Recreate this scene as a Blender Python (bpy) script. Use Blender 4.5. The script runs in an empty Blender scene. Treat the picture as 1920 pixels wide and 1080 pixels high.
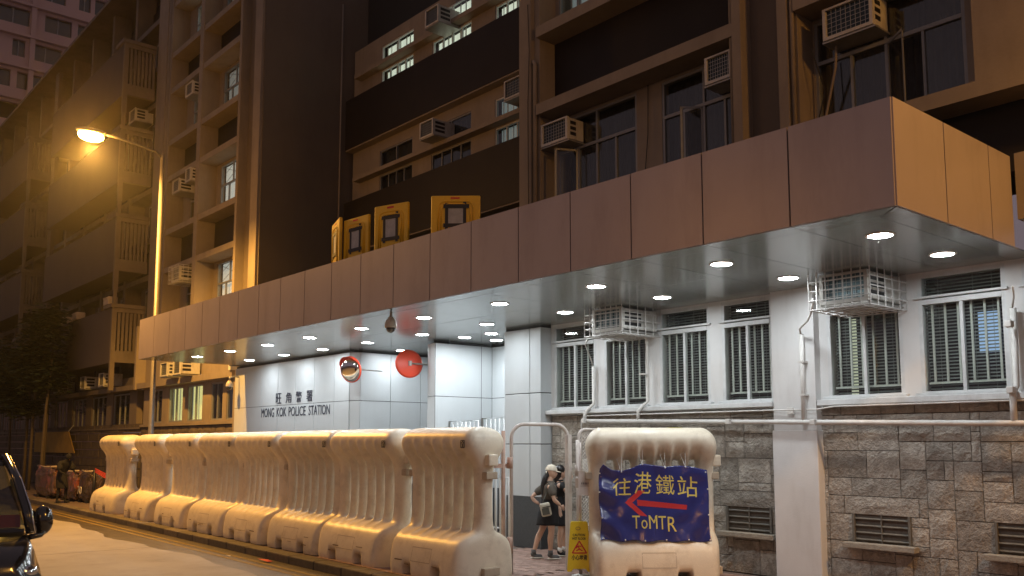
import bpy, bmesh, math, random
from mathutils import Vector, Matrix, noise
R = math.radians
random.seed(7)
sc = bpy.context.scene
col = sc.collection

# ------------------------------------------------------------------ camera, world, exposure
cam_d = bpy.data.cameras.new('camera'); cam = bpy.data.objects.new('camera', cam_d); col.objects.link(cam)
cam.location = (0, 0, 1.85); cam.rotation_euler = (R(90 + 6.186), 0, R(49.24))
cam_d.sensor_width = 36; cam_d.lens = 31.86; cam_d.shift_y = 0.0558
cam_d.clip_start = 0.05; cam_d.clip_end = 600
sc.camera = cam
w = bpy.data.worlds.new('World'); sc.world = w; w.use_nodes = True
wb = w.node_tree.nodes['Background']
wb.inputs[0].default_value = (1.0, 0.78, 0.87, 1); wb.inputs[1].default_value = 0.145
sc.view_settings.view_transform = 'Standard'; sc.view_settings.look = 'None'
sc.view_settings.exposure = 0; sc.view_settings.gamma = 1
sc.cycles.use_denoising = True
sc.cycles.max_bounces = 8; sc.cycles.transparent_max_bounces = 24
sc.cycles.sample_clamp_indirect = 4.0
sc.cycles.caustics_reflective = False; sc.cycles.caustics_refractive = False

DOWN_E = 170.0        # emission of the canopy downlights
SODIUM = (1.0, 0.49, 0.09)

# ------------------------------------------------------------------ materials
MATS = {}
def mat(name, c, rough=0.6, metal=0.0, var=0.12, vscale=3.0, bump=0.0, bscale=40.0, spec=0.5, emit=None, estr=0.0,
        stain=0.0, stain_c=(0.03, 0.025, 0.02), stain_scale=(3, 3, 0.6), coat=0.0, objvar=0.0, world=False, sheen=0):
    if name in MATS: return MATS[name]
    m = bpy.data.materials.new(name); m.use_nodes = True; nt = m.node_tree; N = nt.nodes; L = nt.links
    b = N['Principled BSDF']
    b.inputs['Roughness'].default_value = rough; b.inputs['Metallic'].default_value = metal
    b.inputs['Specular IOR Level'].default_value = spec
    b.inputs['Coat Weight'].default_value = coat; b.inputs['Coat Roughness'].default_value = 0.15
    tc = N.new('ShaderNodeTexCoord')
    if world:
        g = N.new('ShaderNodeNewGeometry'); co = g.outputs['Position']
    else: co = tc.outputs['Object']
    colr = None
    if objvar > 0 and not world:
        oi0 = N.new('ShaderNodeObjectInfo'); of = N.new('ShaderNodeVectorMath'); of.operation = 'MULTIPLY_ADD'
        cx_ = N.new('ShaderNodeCombineXYZ')
        for k_ in range(3): L.new(oi0.outputs['Random'], cx_.inputs[k_])
        of.inputs[1].default_value = (37.0, 19.0, 11.0); L.new(cx_.outputs[0], of.inputs[0]); L.new(co, of.inputs[2]); co = of.outputs[0]
    base = N.new('ShaderNodeRGB'); base.outputs[0].default_value = (*c, 1); colr = base.outputs[0]
    if var > 0:
        n = N.new('ShaderNodeTexNoise'); n.inputs['Scale'].default_value = vscale; n.inputs['Detail'].default_value = 6
        n.inputs['Roughness'].default_value = 0.65; L.new(co, n.inputs['Vector'])
        mr = N.new('ShaderNodeMapRange'); mr.inputs[1].default_value = 0.25; mr.inputs[2].default_value = 0.75
        mr.inputs[3].default_value = 1 - var; mr.inputs[4].default_value = 1 + var; L.new(n.outputs[0], mr.inputs[0])
        v = mr.outputs[0]
        if objvar > 0:
            oi = N.new('ShaderNodeObjectInfo'); m2 = N.new('ShaderNodeMapRange')
            m2.inputs[3].default_value = 1 - objvar; m2.inputs[4].default_value = 1 + objvar
            L.new(oi.outputs['Random'], m2.inputs[0])
            mu = N.new('ShaderNodeMath'); mu.operation = 'MULTIPLY'; L.new(v, mu.inputs[0]); L.new(m2.outputs[0], mu.inputs[1]); v = mu.outputs[0]
        mx = N.new('ShaderNodeVectorMath'); mx.operation = 'SCALE'; L.new(colr, mx.inputs[0]); L.new(v, mx.inputs['Scale'])
        colr = mx.outputs[0]
    if stain > 0:
        mp = N.new('ShaderNodeMapping'); mp.inputs['Scale'].default_value = stain_scale; L.new(co, mp.inputs[0])
        n = N.new('ShaderNodeTexNoise'); n.inputs['Scale'].default_value = 1.0; n.inputs['Detail'].default_value = 7
        n.inputs['Roughness'].default_value = 0.7; L.new(mp.outputs[0], n.inputs['Vector'])
        mr = N.new('ShaderNodeMapRange'); mr.inputs[1].default_value = 0.48; mr.inputs[2].default_value = 0.75
        mr.inputs[3].default_value = 0; mr.inputs[4].default_value = stain; L.new(n.outputs[0], mr.inputs[0])
        mx = N.new('ShaderNodeMix'); mx.data_type = 'RGBA'; L.new(mr.outputs[0], mx.inputs[0]); L.new(colr, mx.inputs[6])
        mx.inputs[7].default_value = (*stain_c, 1); colr = mx.outputs[2]
    L.new(colr, b.inputs['Base Color'])
    if bump > 0:
        n = N.new('ShaderNodeTexNoise'); n.inputs['Scale'].default_value = bscale; n.inputs['Detail'].default_value = 8
        n.inputs['Roughness'].default_value = 0.6; L.new(co, n.inputs['Vector'])
        bp = N.new('ShaderNodeBump'); bp.inputs['Strength'].default_value = bump; bp.inputs['Distance'].default_value = 0.05 if 'stone' in name else 0.02
        L.new(n.outputs[0], bp.inputs['Height']); L.new(bp.outputs[0], b.inputs['Normal'])
    if emit is not None:
        b.inputs['Emission Color'].default_value = (*emit, 1); b.inputs['Emission Strength'].default_value = estr
    MATS[name] = m; return m

def glass_mat(name, tint=(0.75, 0.8, 0.8), rough=0.02):
    m = bpy.data.materials.new(name); m.use_nodes = True; nt = m.node_tree; N = nt.nodes; L = nt.links
    N.remove(N['Principled BSDF']); out = N['Material Output']
    lw = N.new('ShaderNodeLayerWeight'); lw.inputs[0].default_value = 0.5
    pw = N.new('ShaderNodeMath'); pw.operation = 'POWER'; pw.inputs[1].default_value = 5.0; L.new(lw.outputs['Facing'], pw.inputs[0])
    fr = N.new('ShaderNodeMath'); fr.operation = 'MULTIPLY_ADD'; fr.inputs[1].default_value = 0.90; fr.inputs[2].default_value = 0.075; L.new(pw.outputs[0], fr.inputs[0])
    gl = N.new('ShaderNodeBsdfGlossy'); gl.inputs['Roughness'].default_value = rough
    tr = N.new('ShaderNodeBsdfTransparent'); tr.inputs[0].default_value = (*tint, 1)
    mx = N.new('ShaderNodeMixShader'); L.new(fr.outputs[0], mx.inputs[0]); L.new(tr.outputs[0], mx.inputs[1]); L.new(gl.outputs[0], mx.inputs[2])
    L.new(mx.outputs[0], out.inputs[0]); MATS[name] = m; return m

GLASS = glass_mat('window_glass', (0.9, 0.92, 0.9))
M_PAINT = mat('concrete_paint', (0.27, 0.225, 0.175), 0.75, var=0.14, vscale=1.3, bump=0.15, bscale=25, stain=0.35, stain_c=(0.12, 0.09, 0.065), stain_scale=(2.5, 2.5, 0.5), world=True)
M_BROWN = mat('brown_paint', (0.14, 0.11, 0.082), 0.75, var=0.10, vscale=0.8, bump=0.1, bscale=25, stain=0.15, world=True)
M_PAINTQ = mat('dimmed_concrete_paint', (0.17, 0.14, 0.11), 0.8, var=0.2, vscale=1.0, bump=0.15, bscale=25, stain=0.4, stain_c=(0.06, 0.05, 0.04), stain_scale=(2.0, 2.0, 0.5), world=True)  # darker copy of concrete_paint: the wing's dim light is put into the colour
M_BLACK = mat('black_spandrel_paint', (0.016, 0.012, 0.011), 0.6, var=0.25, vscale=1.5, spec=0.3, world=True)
M_WHITEP = mat('white_wall_paint', (0.63, 0.63, 0.62), 0.65, var=0.06, vscale=2.0, bump=0.12, bscale=60, stain=0.22, stain_c=(0.30, 0.27, 0.24), stain_scale=(5, 5, 0.9), world=True)
M_CLAD = mat('pale_metal_cladding', (0.52, 0.555, 0.57), 0.36, metal=0.0, var=0.05, vscale=1.0, bump=0.03, bscale=300, spec=0.5, world=True, stain=0.12, stain_c=(0.3, 0.3, 0.3))
M_JOINT = mat('dark_joint', (0.02, 0.02, 0.022), 0.7, var=0)
M_FASCIA = mat('fascia_metal', (0.40, 0.345, 0.36), 0.36, metal=0.25, var=0.07, vscale=0.9, spec=0.5, stain=0.35, stain_c=(0.16, 0.12, 0.12), stain_scale=(1.9, 1.9, 0.45), world=True)
M_SOFFIT = mat('soffit_metal', (0.27, 0.29, 0.28), 0.20, metal=0.4, var=0.05, vscale=1.0, spec=0.6, world=True, bump=0.03, bscale=6)
M_GRANITE = mat('dark_granite', (0.055, 0.06, 0.065), 0.5, var=0.5, vscale=60, world=True)
M_STONE = mat('rough_stone', (0.36, 0.33, 0.285), 0.85, var=0.34, vscale=9, bump=1.0, bscale=26, objvar=0.24, spec=0.3, stain=0.4, stain_c=(0.10, 0.08, 0.06), stain_scale=(9, 9, 6))
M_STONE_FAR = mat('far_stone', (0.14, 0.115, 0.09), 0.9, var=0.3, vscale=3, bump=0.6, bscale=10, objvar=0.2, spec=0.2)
M_MORTAR = mat('mortar', (0.10, 0.085, 0.07), 0.9, var=0.2, vscale=10, bump=0.4, world=True)
M_FRAME = mat('window_frame_white', (0.60, 0.62, 0.62), 0.5, var=0.10, vscale=6, bump=0.1, bscale=30, stain=0.35, stain_c=(0.25, 0.24, 0.22), stain_scale=(4, 4, 2), world=True)
M_FRAMED = mat('window_frame_grey', (0.26, 0.27, 0.28), 0.45, metal=0.2, var=0.1, vscale=6, world=True)
M_BAR = mat('security_bar_paint', (0.72, 0.75, 0.72), 0.5, var=0.05)
M_BLIND = mat('blind_slat', (0.28, 0.31, 0.30), 0.6, var=0.08)
M_CURT = mat('dark_curtain', (0.05, 0.052, 0.06), 0.9, var=0.25, vscale=4, world=True)
M_DARK = mat('dark_interior', (0.02, 0.02, 0.022), 0.9, var=0)
M_LITW = mat('lit_blind_white', (0.7, 0.75, 0.7), 0.8, var=0.1, emit=(0.88, 0.95, 0.80), estr=0.80)
M_LITD = mat('lit_blind_dim', (0.5, 0.55, 0.55), 0.8, var=0.1, emit=(0.7, 0.85, 0.85), estr=0.16)
M_LITY = mat('lit_blind_yellow', (0.7, 0.7, 0.4), 0.8, var=0.1, emit=(1.0, 0.90, 0.36), estr=0.95)
M_PIPE = mat('pipe_paint', (0.62, 0.61, 0.58), 0.5, var=0.08, vscale=5, stain=0.35, stain_c=(0.25, 0.2, 0.15), stain_scale=(4, 4, 4))
M_AC = mat('air_conditioner_casing', (0.55, 0.54, 0.50), 0.5, var=0.1, vscale=6, stain=0.6, stain_c=(0.2, 0.15, 0.1), stain_scale=(6, 6, 3), objvar=.1)
M_COIL = mat('condenser_coil', (0.03, 0.05, 0.06), 0.35, metal=0.4, var=0.3, vscale=20)
M_STEEL = mat('galvanised_steel', (0.40, 0.39, 0.36), 0.45, metal=0.7, var=0.12, vscale=8)
M_PLASTIC = mat('barrier_plastic', (0.80, 0.72, 0.57), 0.40, var=0.08, vscale=2.6, bump=0.12, bscale=55, spec=0.45, stain=0.42, stain_c=(0.34, 0.26, 0.17), stain_scale=(4, 4, 4.5), objvar=0.07)
M_BARCON = mat('barrier_connector', (0.50, 0.42, 0.31), 0.6, var=0.2, vscale=6, stain=0.5, stain_c=(0.2, 0.13, 0.07), stain_scale=(6, 6, 6))
M_BLACKP = mat('black_plastic', (0.012, 0.012, 0.013), 0.45, var=0)
M_WHITEPR = mat('white_print', (0.75, 0.73, 0.68), 0.6, var=0)
M_INK = mat('black_ink', (0.02, 0.02, 0.02), 0.6, var=0)
M_SIGNINK = mat('sign_letter_metal', (0.035, 0.045, 0.075), 0.4, metal=0.3, var=0)
M_YEL = mat('yellow_plastic', (0.80, 0.50, 0.02), 0.4, var=0.06, vscale=4, stain=0.2, stain_c=(0.3, 0.2, 0.05), stain_scale=(6, 6, 3))
M_YELSIGN = mat('wet_floor_yellow', (0.86, 0.66, 0.03), 0.4, var=0.04, vscale=4)
M_REDP = mat('red_print', (0.62, 0.03, 0.03), 0.5, var=0)
M_REDO = mat('orange_red_plastic', (0.72, 0.06, 0.02), 0.4, var=0.05)
M_MIRROR = mat('mirror_chrome', (0.85, 0.87, 0.88), 0.03, metal=1.0, var=0)
M_BANNER = mat('navy_vinyl', (0.022, 0.028, 0.17), 0.20, var=0.12, vscale=4, spec=0.7, bump=0.25, bscale=9, coat=0.3)
M_BANYEL = mat('banner_yellow', (0.80, 0.62, 0.14), 0.4, var=0.04)
M_TUBE = mat('white_tube_paint', (0.62, 0.57, 0.53), 0.45, var=0.1, vscale=6, stain=0.4, stain_c=(0.25, 0.12, 0.07), stain_scale=(7, 7, 4))
M_RUST = mat('rusty_post', (0.48, 0.33, 0.26), 0.6, var=0.25, vscale=6, stain=0.6, stain_c=(0.45, 0.12, 0.06), stain_scale=(8, 8, 3))
M_SKIN = mat('skin', (0.62, 0.40, 0.29), 0.5, var=0.06, vscale=8, spec=0.4)
M_HAIR = mat('black_hair', (0.010, 0.008, 0.008), 0.4, var=0.3, vscale=30)
M_SHIRT = mat('grey_brown_shirt', (0.105, 0.09, 0.072), 0.9, var=0.12, vscale=10, bump=0.3, bscale=15)
M_CLOTH = mat('black_cloth', (0.010, 0.010, 0.012), 0.85, var=0.2, vscale=10, bump=0.3, bscale=15)
M_CAP = mat('cream_cap', (0.70, 0.64, 0.52), 0.85, var=0.06, vscale=10)
M_BAG = mat('cream_bag', (0.55, 0.52, 0.42), 0.8, var=0.08)
M_BAGD = mat('olive_bag_pocket', (0.10, 0.10, 0.08), 0.8, var=0.1)
M_SHOE = mat('grey_shoe', (0.10, 0.10, 0.10), 0.8, var=0.1)
M_SOLE = mat('white_sole', (0.7, 0.68, 0.62), 0.7, var=0.05)
M_CAR = mat('black_car_paint', (0.006, 0.006, 0.007), 0.12, var=0, coat=1.0)
M_CARGLASS = glass_mat('car_glass', (0.35, 0.38, 0.33))
M_CHROME = mat('chrome', (0.7, 0.7, 0.7), 0.12, metal=1.0, var=0)
M_BARK = mat('bark', (0.10, 0.08, 0.055), 0.9, var=0.3, vscale=8, bump=0.5)
M_LEAF = mat('leaf', (0.028, 0.045, 0.016), 0.6, var=0.4, vscale=4, objvar=0.1)
M_PINK = mat('far_tower_paint', (0.55, 0.37, 0.34), 0.8, var=0.08, vscale=0.2, world=True)
M_TAPE = mat('red_tape', (0.75, 0.07, 0.03), 0.45, var=0.1)
M_WRAP = mat('crumpled_clear_wrap', (0.12, 0.075, 0.055), 0.15, var=0.6, vscale=7, bump=0.9, bscale=12, spec=1.0, stain=0.8, stain_c=(0.42, 0.09, 0.06), stain_scale=(1.8, 1.8, 2.5))

# ------------------------------------------------------------------ mesh helpers
class MB:
    def __init__(s): s.v = []; s.f = []; s.T = None
    def add(s, vs, fs):
        n = len(s.v); s.v += [tuple(p) for p in vs]; s.f += [tuple(i + n for i in f) for f in fs]
    def box(s, x0, x1, y0, y1, z0, z1):
        s.add([(x0,y0,z0),(x1,y0,z0),(x1,y1,z0),(x0,y1,z0),(x0,y0,z1),(x1,y0,z1),(x1,y1,z1),(x0,y1,z1)],
              [(0,3,2,1),(4,5,6,7),(0,1,5,4),(1,2,6,5),(2,3,7,6),(3,0,4,7)])
        return s
    def obox(s, c, hx, hy, hz, rz=0, rx=0, ry=0):
        Mx = Matrix.Translation(Vector(c)) @ Matrix.Rotation(rz, 4, 'Z') @ Matrix.Rotation(ry, 4, 'Y') @ Matrix.Rotation(rx, 4, 'X')
        vs = [Mx @ Vector((a*hx, b*hy, d*hz)) for d in (-1,1) for a, b in ((-1,-1),(1,-1),(1,1),(-1,1))]
        s.add(vs, [(0,3,2,1),(4,5,6,7),(0,1,5,4),(1,2,6,5),(2,3,7,6),(3,0,4,7)]); return s
    def tube(s, pts, r, n=8, closed=False, caps=True):
        pts = [Vector(p) for p in pts]; k = len(pts); rs = r if isinstance(r, (list, tuple)) else [r]*k
        base = len(s.v); up = None; rings = []
        for i, p in enumerate(pts):
            if closed: t = (pts[(i+1) % k] - pts[i-1])
            else: t = (pts[min(i+1, k-1)] - pts[max(i-1, 0)])
            t.normalize()
            if up is None:
                up = Vector((0,0,1)) if abs(t.z) < 0.9 else Vector((1,0,0))
            a = t.cross(up); a.normalize(); b = a.cross(t); up = b
            ring = []
            for j in range(n):
                an = 2*math.pi*j/n; ring.append(p + a*math.cos(an)*rs[i] + b*math.sin(an)*rs[i])
            rings.append(ring)
        vs = [q for rg in rings for q in rg]; fs = []
        for i in range(k if closed else k-1):
            i2 = (i+1) % k
            for j in range(n): fs.append((i*n+j, i*n+(j+1)%n, i2*n+(j+1)%n, i2*n+j))
        if not closed and caps:
            fs.append(tuple(range(n-1, -1, -1))); fs.append(tuple((k-1)*n+j for j in range(n)))
        s.add(vs, fs); return s
    def lathe(s, c, prof, n=20, axis='z', M=None):
        # prof: list of (r, h)
        vs = []; fs = []
        for r, h in prof:
            for j in range(n):
                an = 2*math.pi*j/n; vs.append(Vector((r*math.cos(an), r*math.sin(an), h)))
        for i in range(len(prof)-1):
            for j in range(n): fs.append((i*n+j, i*n+(j+1)%n, (i+1)*n+(j+1)%n, (i+1)*n+j))
        Mx = M if M is not None else Matrix.Identity(4)
        vs = [Mx @ v + Vector(c) for v in vs]
        s.add(vs, fs); return s
    def ellip(s, c, rx, ry, rz, n=16, m=10, M=None):
        prof = []
        vs = []; fs = []
        for i in range(m+1):
            th = math.pi*i/m
            for j in range(n):
                an = 2*math.pi*j/n; v = Vector((rx*math.sin(th)*math.cos(an), ry*math.sin(th)*math.sin(an), -rz*math.cos(th)))
                if M is not None: v = M @ v
                vs.append(v + Vector(c))
        for i in range(m):
            for j in range(n): fs.append((i*n+j, i*n+(j+1)%n, (i+1)*n+(j+1)%n, (i+1)*n+j))
        s.add(vs, fs); return s
    def prism(s, poly, y0, y1, plane='xz'):
        n = len(poly)
        if plane == 'xz': vs = [(a, y0, b) for a, b in poly] + [(a, y1, b) for a, b in poly]
        elif plane == 'xy': vs = [(a, b, y0) for a, b in poly] + [(a, b, y1) for a, b in poly]
        else: vs = [(y0, a, b) for a, b in poly] + [(y1, a, b) for a, b in poly]
        fs = [tuple(range(n)), tuple(range(2*n-1, n-1, -1))] + [(i, n+i, n+(i+1)%n, (i+1)%n) for i in range(n)]
        s.add(vs, fs); return s

def wloc(o):
    v = Vector(o.location); p = o.parent
    while p: v += Vector(p.location); p = p.parent
    return v
def part(name, mb, m, parent=None, smooth=False, label=None, local=False, kind=None, bevel=0, subsurf=0, center=True):
    """world-space vertices unless local; parents here are never rotated when world-space parts are given"""
    V = [Vector(v) for v in mb.v]
    off = Vector((0,0,0))
    if parent is not None and not local: off = wloc(parent)
    c = Vector((0,0,0))
    if center and V:
        lo = Vector((min(v.x for v in V), min(v.y for v in V), min(v.z for v in V))); hi = Vector((max(v.x for v in V), max(v.y for v in V), max(v.z for v in V)))
        c = (lo + hi)/2
        if parent is None: c.z = lo.z
    me = bpy.data.meshes.new(name); me.from_pydata([tuple(v - c) for v in V], [], mb.f); me.validate()
    bm = bmesh.new(); bm.from_mesh(me); bmesh.ops.recalc_face_normals(bm, faces=bm.faces); bm.to_mesh(me); bm.free()
    me.materials.append(m)
    if smooth: me.shade_smooth()
    o = bpy.data.objects.new(name, me); col.objects.link(o)
    o.location = c - off
    if parent is not None: o.parent = parent
    if label: o['label'] = label
    if kind: o['kind'] = kind
    if bevel:
        b = o.modifiers.new('bevel', 'BEVEL'); b.width = bevel; b.segments = 2; b.limit_method = 'ANGLE'; b.angle_limit = R(40)
    if subsurf:
        b = o.modifiers.new('subsurf', 'SUBSURF'); b.levels = subsurf; b.render_levels = subsurf
    return o
def thing(name, label, cat, loc=(0,0,0), rz=0, group=None):
    o = bpy.data.objects.new(name, None); col.objects.link(o); o.empty_display_size = 0.2
    o.location = loc; o.rotation_euler = (0, 0, rz); o['label'] = label; o['category'] = cat
    if group: o['group'] = group
    return o
def tag(o, label, cat, group=None):
    o['label'] = label; o['category'] = cat
    if group: o['group'] = group
    return o
def copy_tree(o, parent=None):
    c = o.copy(); col.objects.link(c)
    if parent: c.parent = parent
    for ch in list(o.children): copy_tree(ch, c)
    return c
def share(name, me, loc, parent, rot=(0,0,0), scale=None):
    o = bpy.data.objects.new(name, me); col.objects.link(o); o.parent = parent; o.location = loc; o.rotation_euler = rot
    if scale: o.scale = scale
    return o
def text_mb(s, x0, x1, z0, z1, y=0.0, ext=0.004, bold=0.0, res=3):
    """text standing in the xz plane, fitted to the box, front face towards -y"""
    cu = bpy.data.curves.new('t', 'FONT'); cu.body = s; cu.extrude = ext; cu.offset = bold; cu.resolution_u = res
    ob = bpy.data.objects.new('t', cu); col.objects.link(ob)
    dg = bpy.context.evaluated_depsgraph_get(); me = bpy.data.meshes.new_from_object(ob.evaluated_get(dg))
    vs = [v.co.copy() for v in me.vertices]; fs = [tuple(p.vertices) for p in me.polygons]
    bpy.data.objects.remove(ob); bpy.data.curves.remove(cu); bpy.data.meshes.remove(me)
    mb = MB()
    if not vs: return mb
    ax, bx = min(v.x for v in vs), max(v.x for v in vs); ay, by = min(v.y for v in vs), max(v.y for v in vs)
    kx = (x1-x0)/max(bx-ax, 1e-6); ky = (z1-z0)/max(by-ay, 1e-6)
    mb.add([(x0+(v.x-ax)*kx, y - v.z, z0+(v.y-ay)*ky) for v in vs], fs)
    return mb
def bold_lines(mb, segs, y0, y1, wd):
    for (a, b) in segs:
        dx, dz = b[0]-a[0], b[1]-a[1]; l = math.hypot(dx, dz) or 1; nx, nz = -dz/l*wd/2, dx/l*wd/2
        mb.prism([(a[0]+nx, a[1]+nz), (a[0]-nx, a[1]-nz), (b[0]-nx, b[1]-nz), (b[0]+nx, b[1]+nz)], y0, y1)
def structure(o): o['kind'] = 'structure'; return o

# ------------------------------------------------------------------ ground
m_road = mat('road_concrete', (0.32, 0.29, 0.25), 0.8, var=0.16, vscale=0.7, bump=0.25, bscale=60, stain=0.35, stain_c=(0.10, 0.085, 0.07), stain_scale=(1.2, 1.2, 1.2), world=True)
m_gutter = mat('wet_gutter_asphalt', (0.075, 0.06, 0.04), 0.42, var=0.35, vscale=2.5, bump=0.5, bscale=50, stain=0.5, stain_c=(0.20, 0.16, 0.09), stain_scale=(1.5, 6, 1), world=True)
m_pave = mat('pavement_base', (0.15, 0.11, 0.09), 0.85, var=0.25, vscale=4, bump=0.3, world=True)
m_paver = mat('pink_paver', (0.33, 0.21, 0.165), 0.75, var=0.18, vscale=9, bump=0.25, bscale=40, objvar=0.22)
m_kerb = mat('kerb_granite', (0.13, 0.11, 0.085), 0.8, var=0.3, vscale=12, bump=0.3, objvar=0.25, stain=0.4, stain_c=(0.05, 0.04, 0.03), stain_scale=(4, 4, 4))
m_yline = mat('yellow_line', (0.22, 0.15, 0.04), 0.7, var=0.5, vscale=8, world=True)
structure(part('ground', MB().box(-112, 40, -32, 60, -0.60, -0.17), m_pave))
# the road is a set of concrete slabs with dark joints
slab_x = [-70, -60, -50, -42, -34, -26, -17.88, -9.5, 0, 9, 18, 30]
rd = structure(part('road', MB().box(-70, 30, -9.0, 7.12, -0.169, -0.15), M_JOINT, center=True))
def yedge(x): # wavy edge between concrete and the dark gutter strip
    return 6.15 + 0.12*math.sin(x*0.7) + 0.07*math.sin(x*2.3+1) + 0.05*noise.noise(Vector((x*3, 0, 0)))
for i in range(len(slab_x)-1):
    a, b = slab_x[i]+0.012, slab_x[i+1]-0.012
    for (ya, yb) in ((-9.0, -1.0), (-0.976, None)):
        mb = MB()
        n = 40
        if yb is None:
            xs = [a+(b-a)*k/n for k in range(n+1)]
            top = [(x, yedge(x)) for x in xs]; poly = [(b, ya), (a, ya)] + top
            mb.prism(poly[::-1], -0.148, -0.13, 'xy')
        else: mb.box(a, b, ya, yb, -0.148, -0.13)
        part('slab', mb, m_road, rd)
mb = MB(); mb.box(-70, 30, 5.7, 7.12, -0.1495, -0.136); structure(part('gutter', mb, m_gutter))
yl = structure(part('yellow_lines', MB().box(-70, 4, 6.60, 6.68, -0.1355, -0.132).box(-70, 4, 6.80, 6.88, -0.1355, -0.132), m_yline))
kb = structure(part('kerb', MB().box(-70, 30, 7.14, 7.36, -0.17, -0.03), M_MORTAR))
x = -50.0
kmb = None
while x < 8:
    l = 0.9; m_ = MB().box(x+0.006, x+l-0.006, 7.12, 7.385, -0.165, 0.0 + random.uniform(-.004, .003))
    part('kerb_stone', m_, m_kerb, kb, bevel=0.02); x += l
pv = structure(part('pavement', MB().box(-70, 30, 7.37, 50, -0.165, -0.012), m_pave))
# pavers one by one where the gate lets one see them
pm = MB().box(-0.097, 0.097, -0.047, 0.047, -0.02, 0.0); pme = bpy.data.meshes.new('paver'); pme.from_pydata(pm.v, [], pm.f); pme.materials.append(m_paver)
pc = wloc(pv); cnt = 0
for j in range(26):
    for i in range(13):
        x = -12.35 + i*0.2 + (0.1 if j % 2 else 0); y = 8.55 + j*0.1
        u = x + 0.33*(y-8.6)   # keep to the strip seen through the gate
        if u < -12.0 or u > -9.6: continue
        cnt += 1
        if cnt > 290: break
        share('paver', pme, Vector((x, y, random.uniform(-0.002, 0.002))) - pc, pv, rot=(random.uniform(-.006,.006), random.uniform(-.006,.006), 0))
mb = MB()
for j in range(38):
    for i in range(60):
        x = -13.5 + i*0.2 + (0.1 if j % 2 else 0); y = 7.45 + j*0.1
        u = x + 0.33*(y-8.6)
        if -12.0 <= u <= -9.6 and 8.5 < y < 11.15: continue
        if 10.2 < y and x > -11.9 and y > 11.1: continue
        z = random.uniform(-0.002, 0.002); mb.box(x-.097, x+.097, y-.047, y+.047, -0.02, z)
PIV = Vector((-12, 7.15, 0)); ROT = R(-1.9)
o = part('paver', mb, mat('pink_paver_joined', (0.31, 0.20, 0.16), 0.8, var=0.25, vscale=6, bump=0.25, world=True), pv, kind='stuff')

# the kerb line runs at a slight angle to the facade
for o in (rd, kb, pv, bpy.data.objects['gutter'], bpy.data.objects['yellow_lines']):
    o.location = PIV + Matrix.Rotation(ROT, 3, 'Z') @ (o.location - PIV); o.rotation_euler = (0, 0, ROT)

# ------------------------------------------------------------------ police station
ps = thing('police_station', 'large grey-beige police station with clad entrance wall and rows of ledged windows', 'building', (-14, 12, 0))

def wall_open(name, x0, x1, z0, z1, y0, y1, ops, m, parent, label=None):
    """wall slab facing -y with rectangular openings (xa, xb, za, zb), cut into boxes"""
    xs = sorted({x0, x1} | {v for o in ops for v in o[:2] if x0 < v < x1})
    mb = MB()
    for a, b in zip(xs, xs[1:]):
        cm = (a+b)/2; hol = sorted([(o[2], o[3]) for o in ops if o[0] < cm < o[1]])
        z = z0
        for (p, q) in hol:
            if p > z: mb.box(a, b, y0, y1, z, p)
            z = max(z, q)
        if z < z1: mb.box(a, b, y0, y1, z, z1)
    return part(name, mb, m, parent, label=label)

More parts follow.
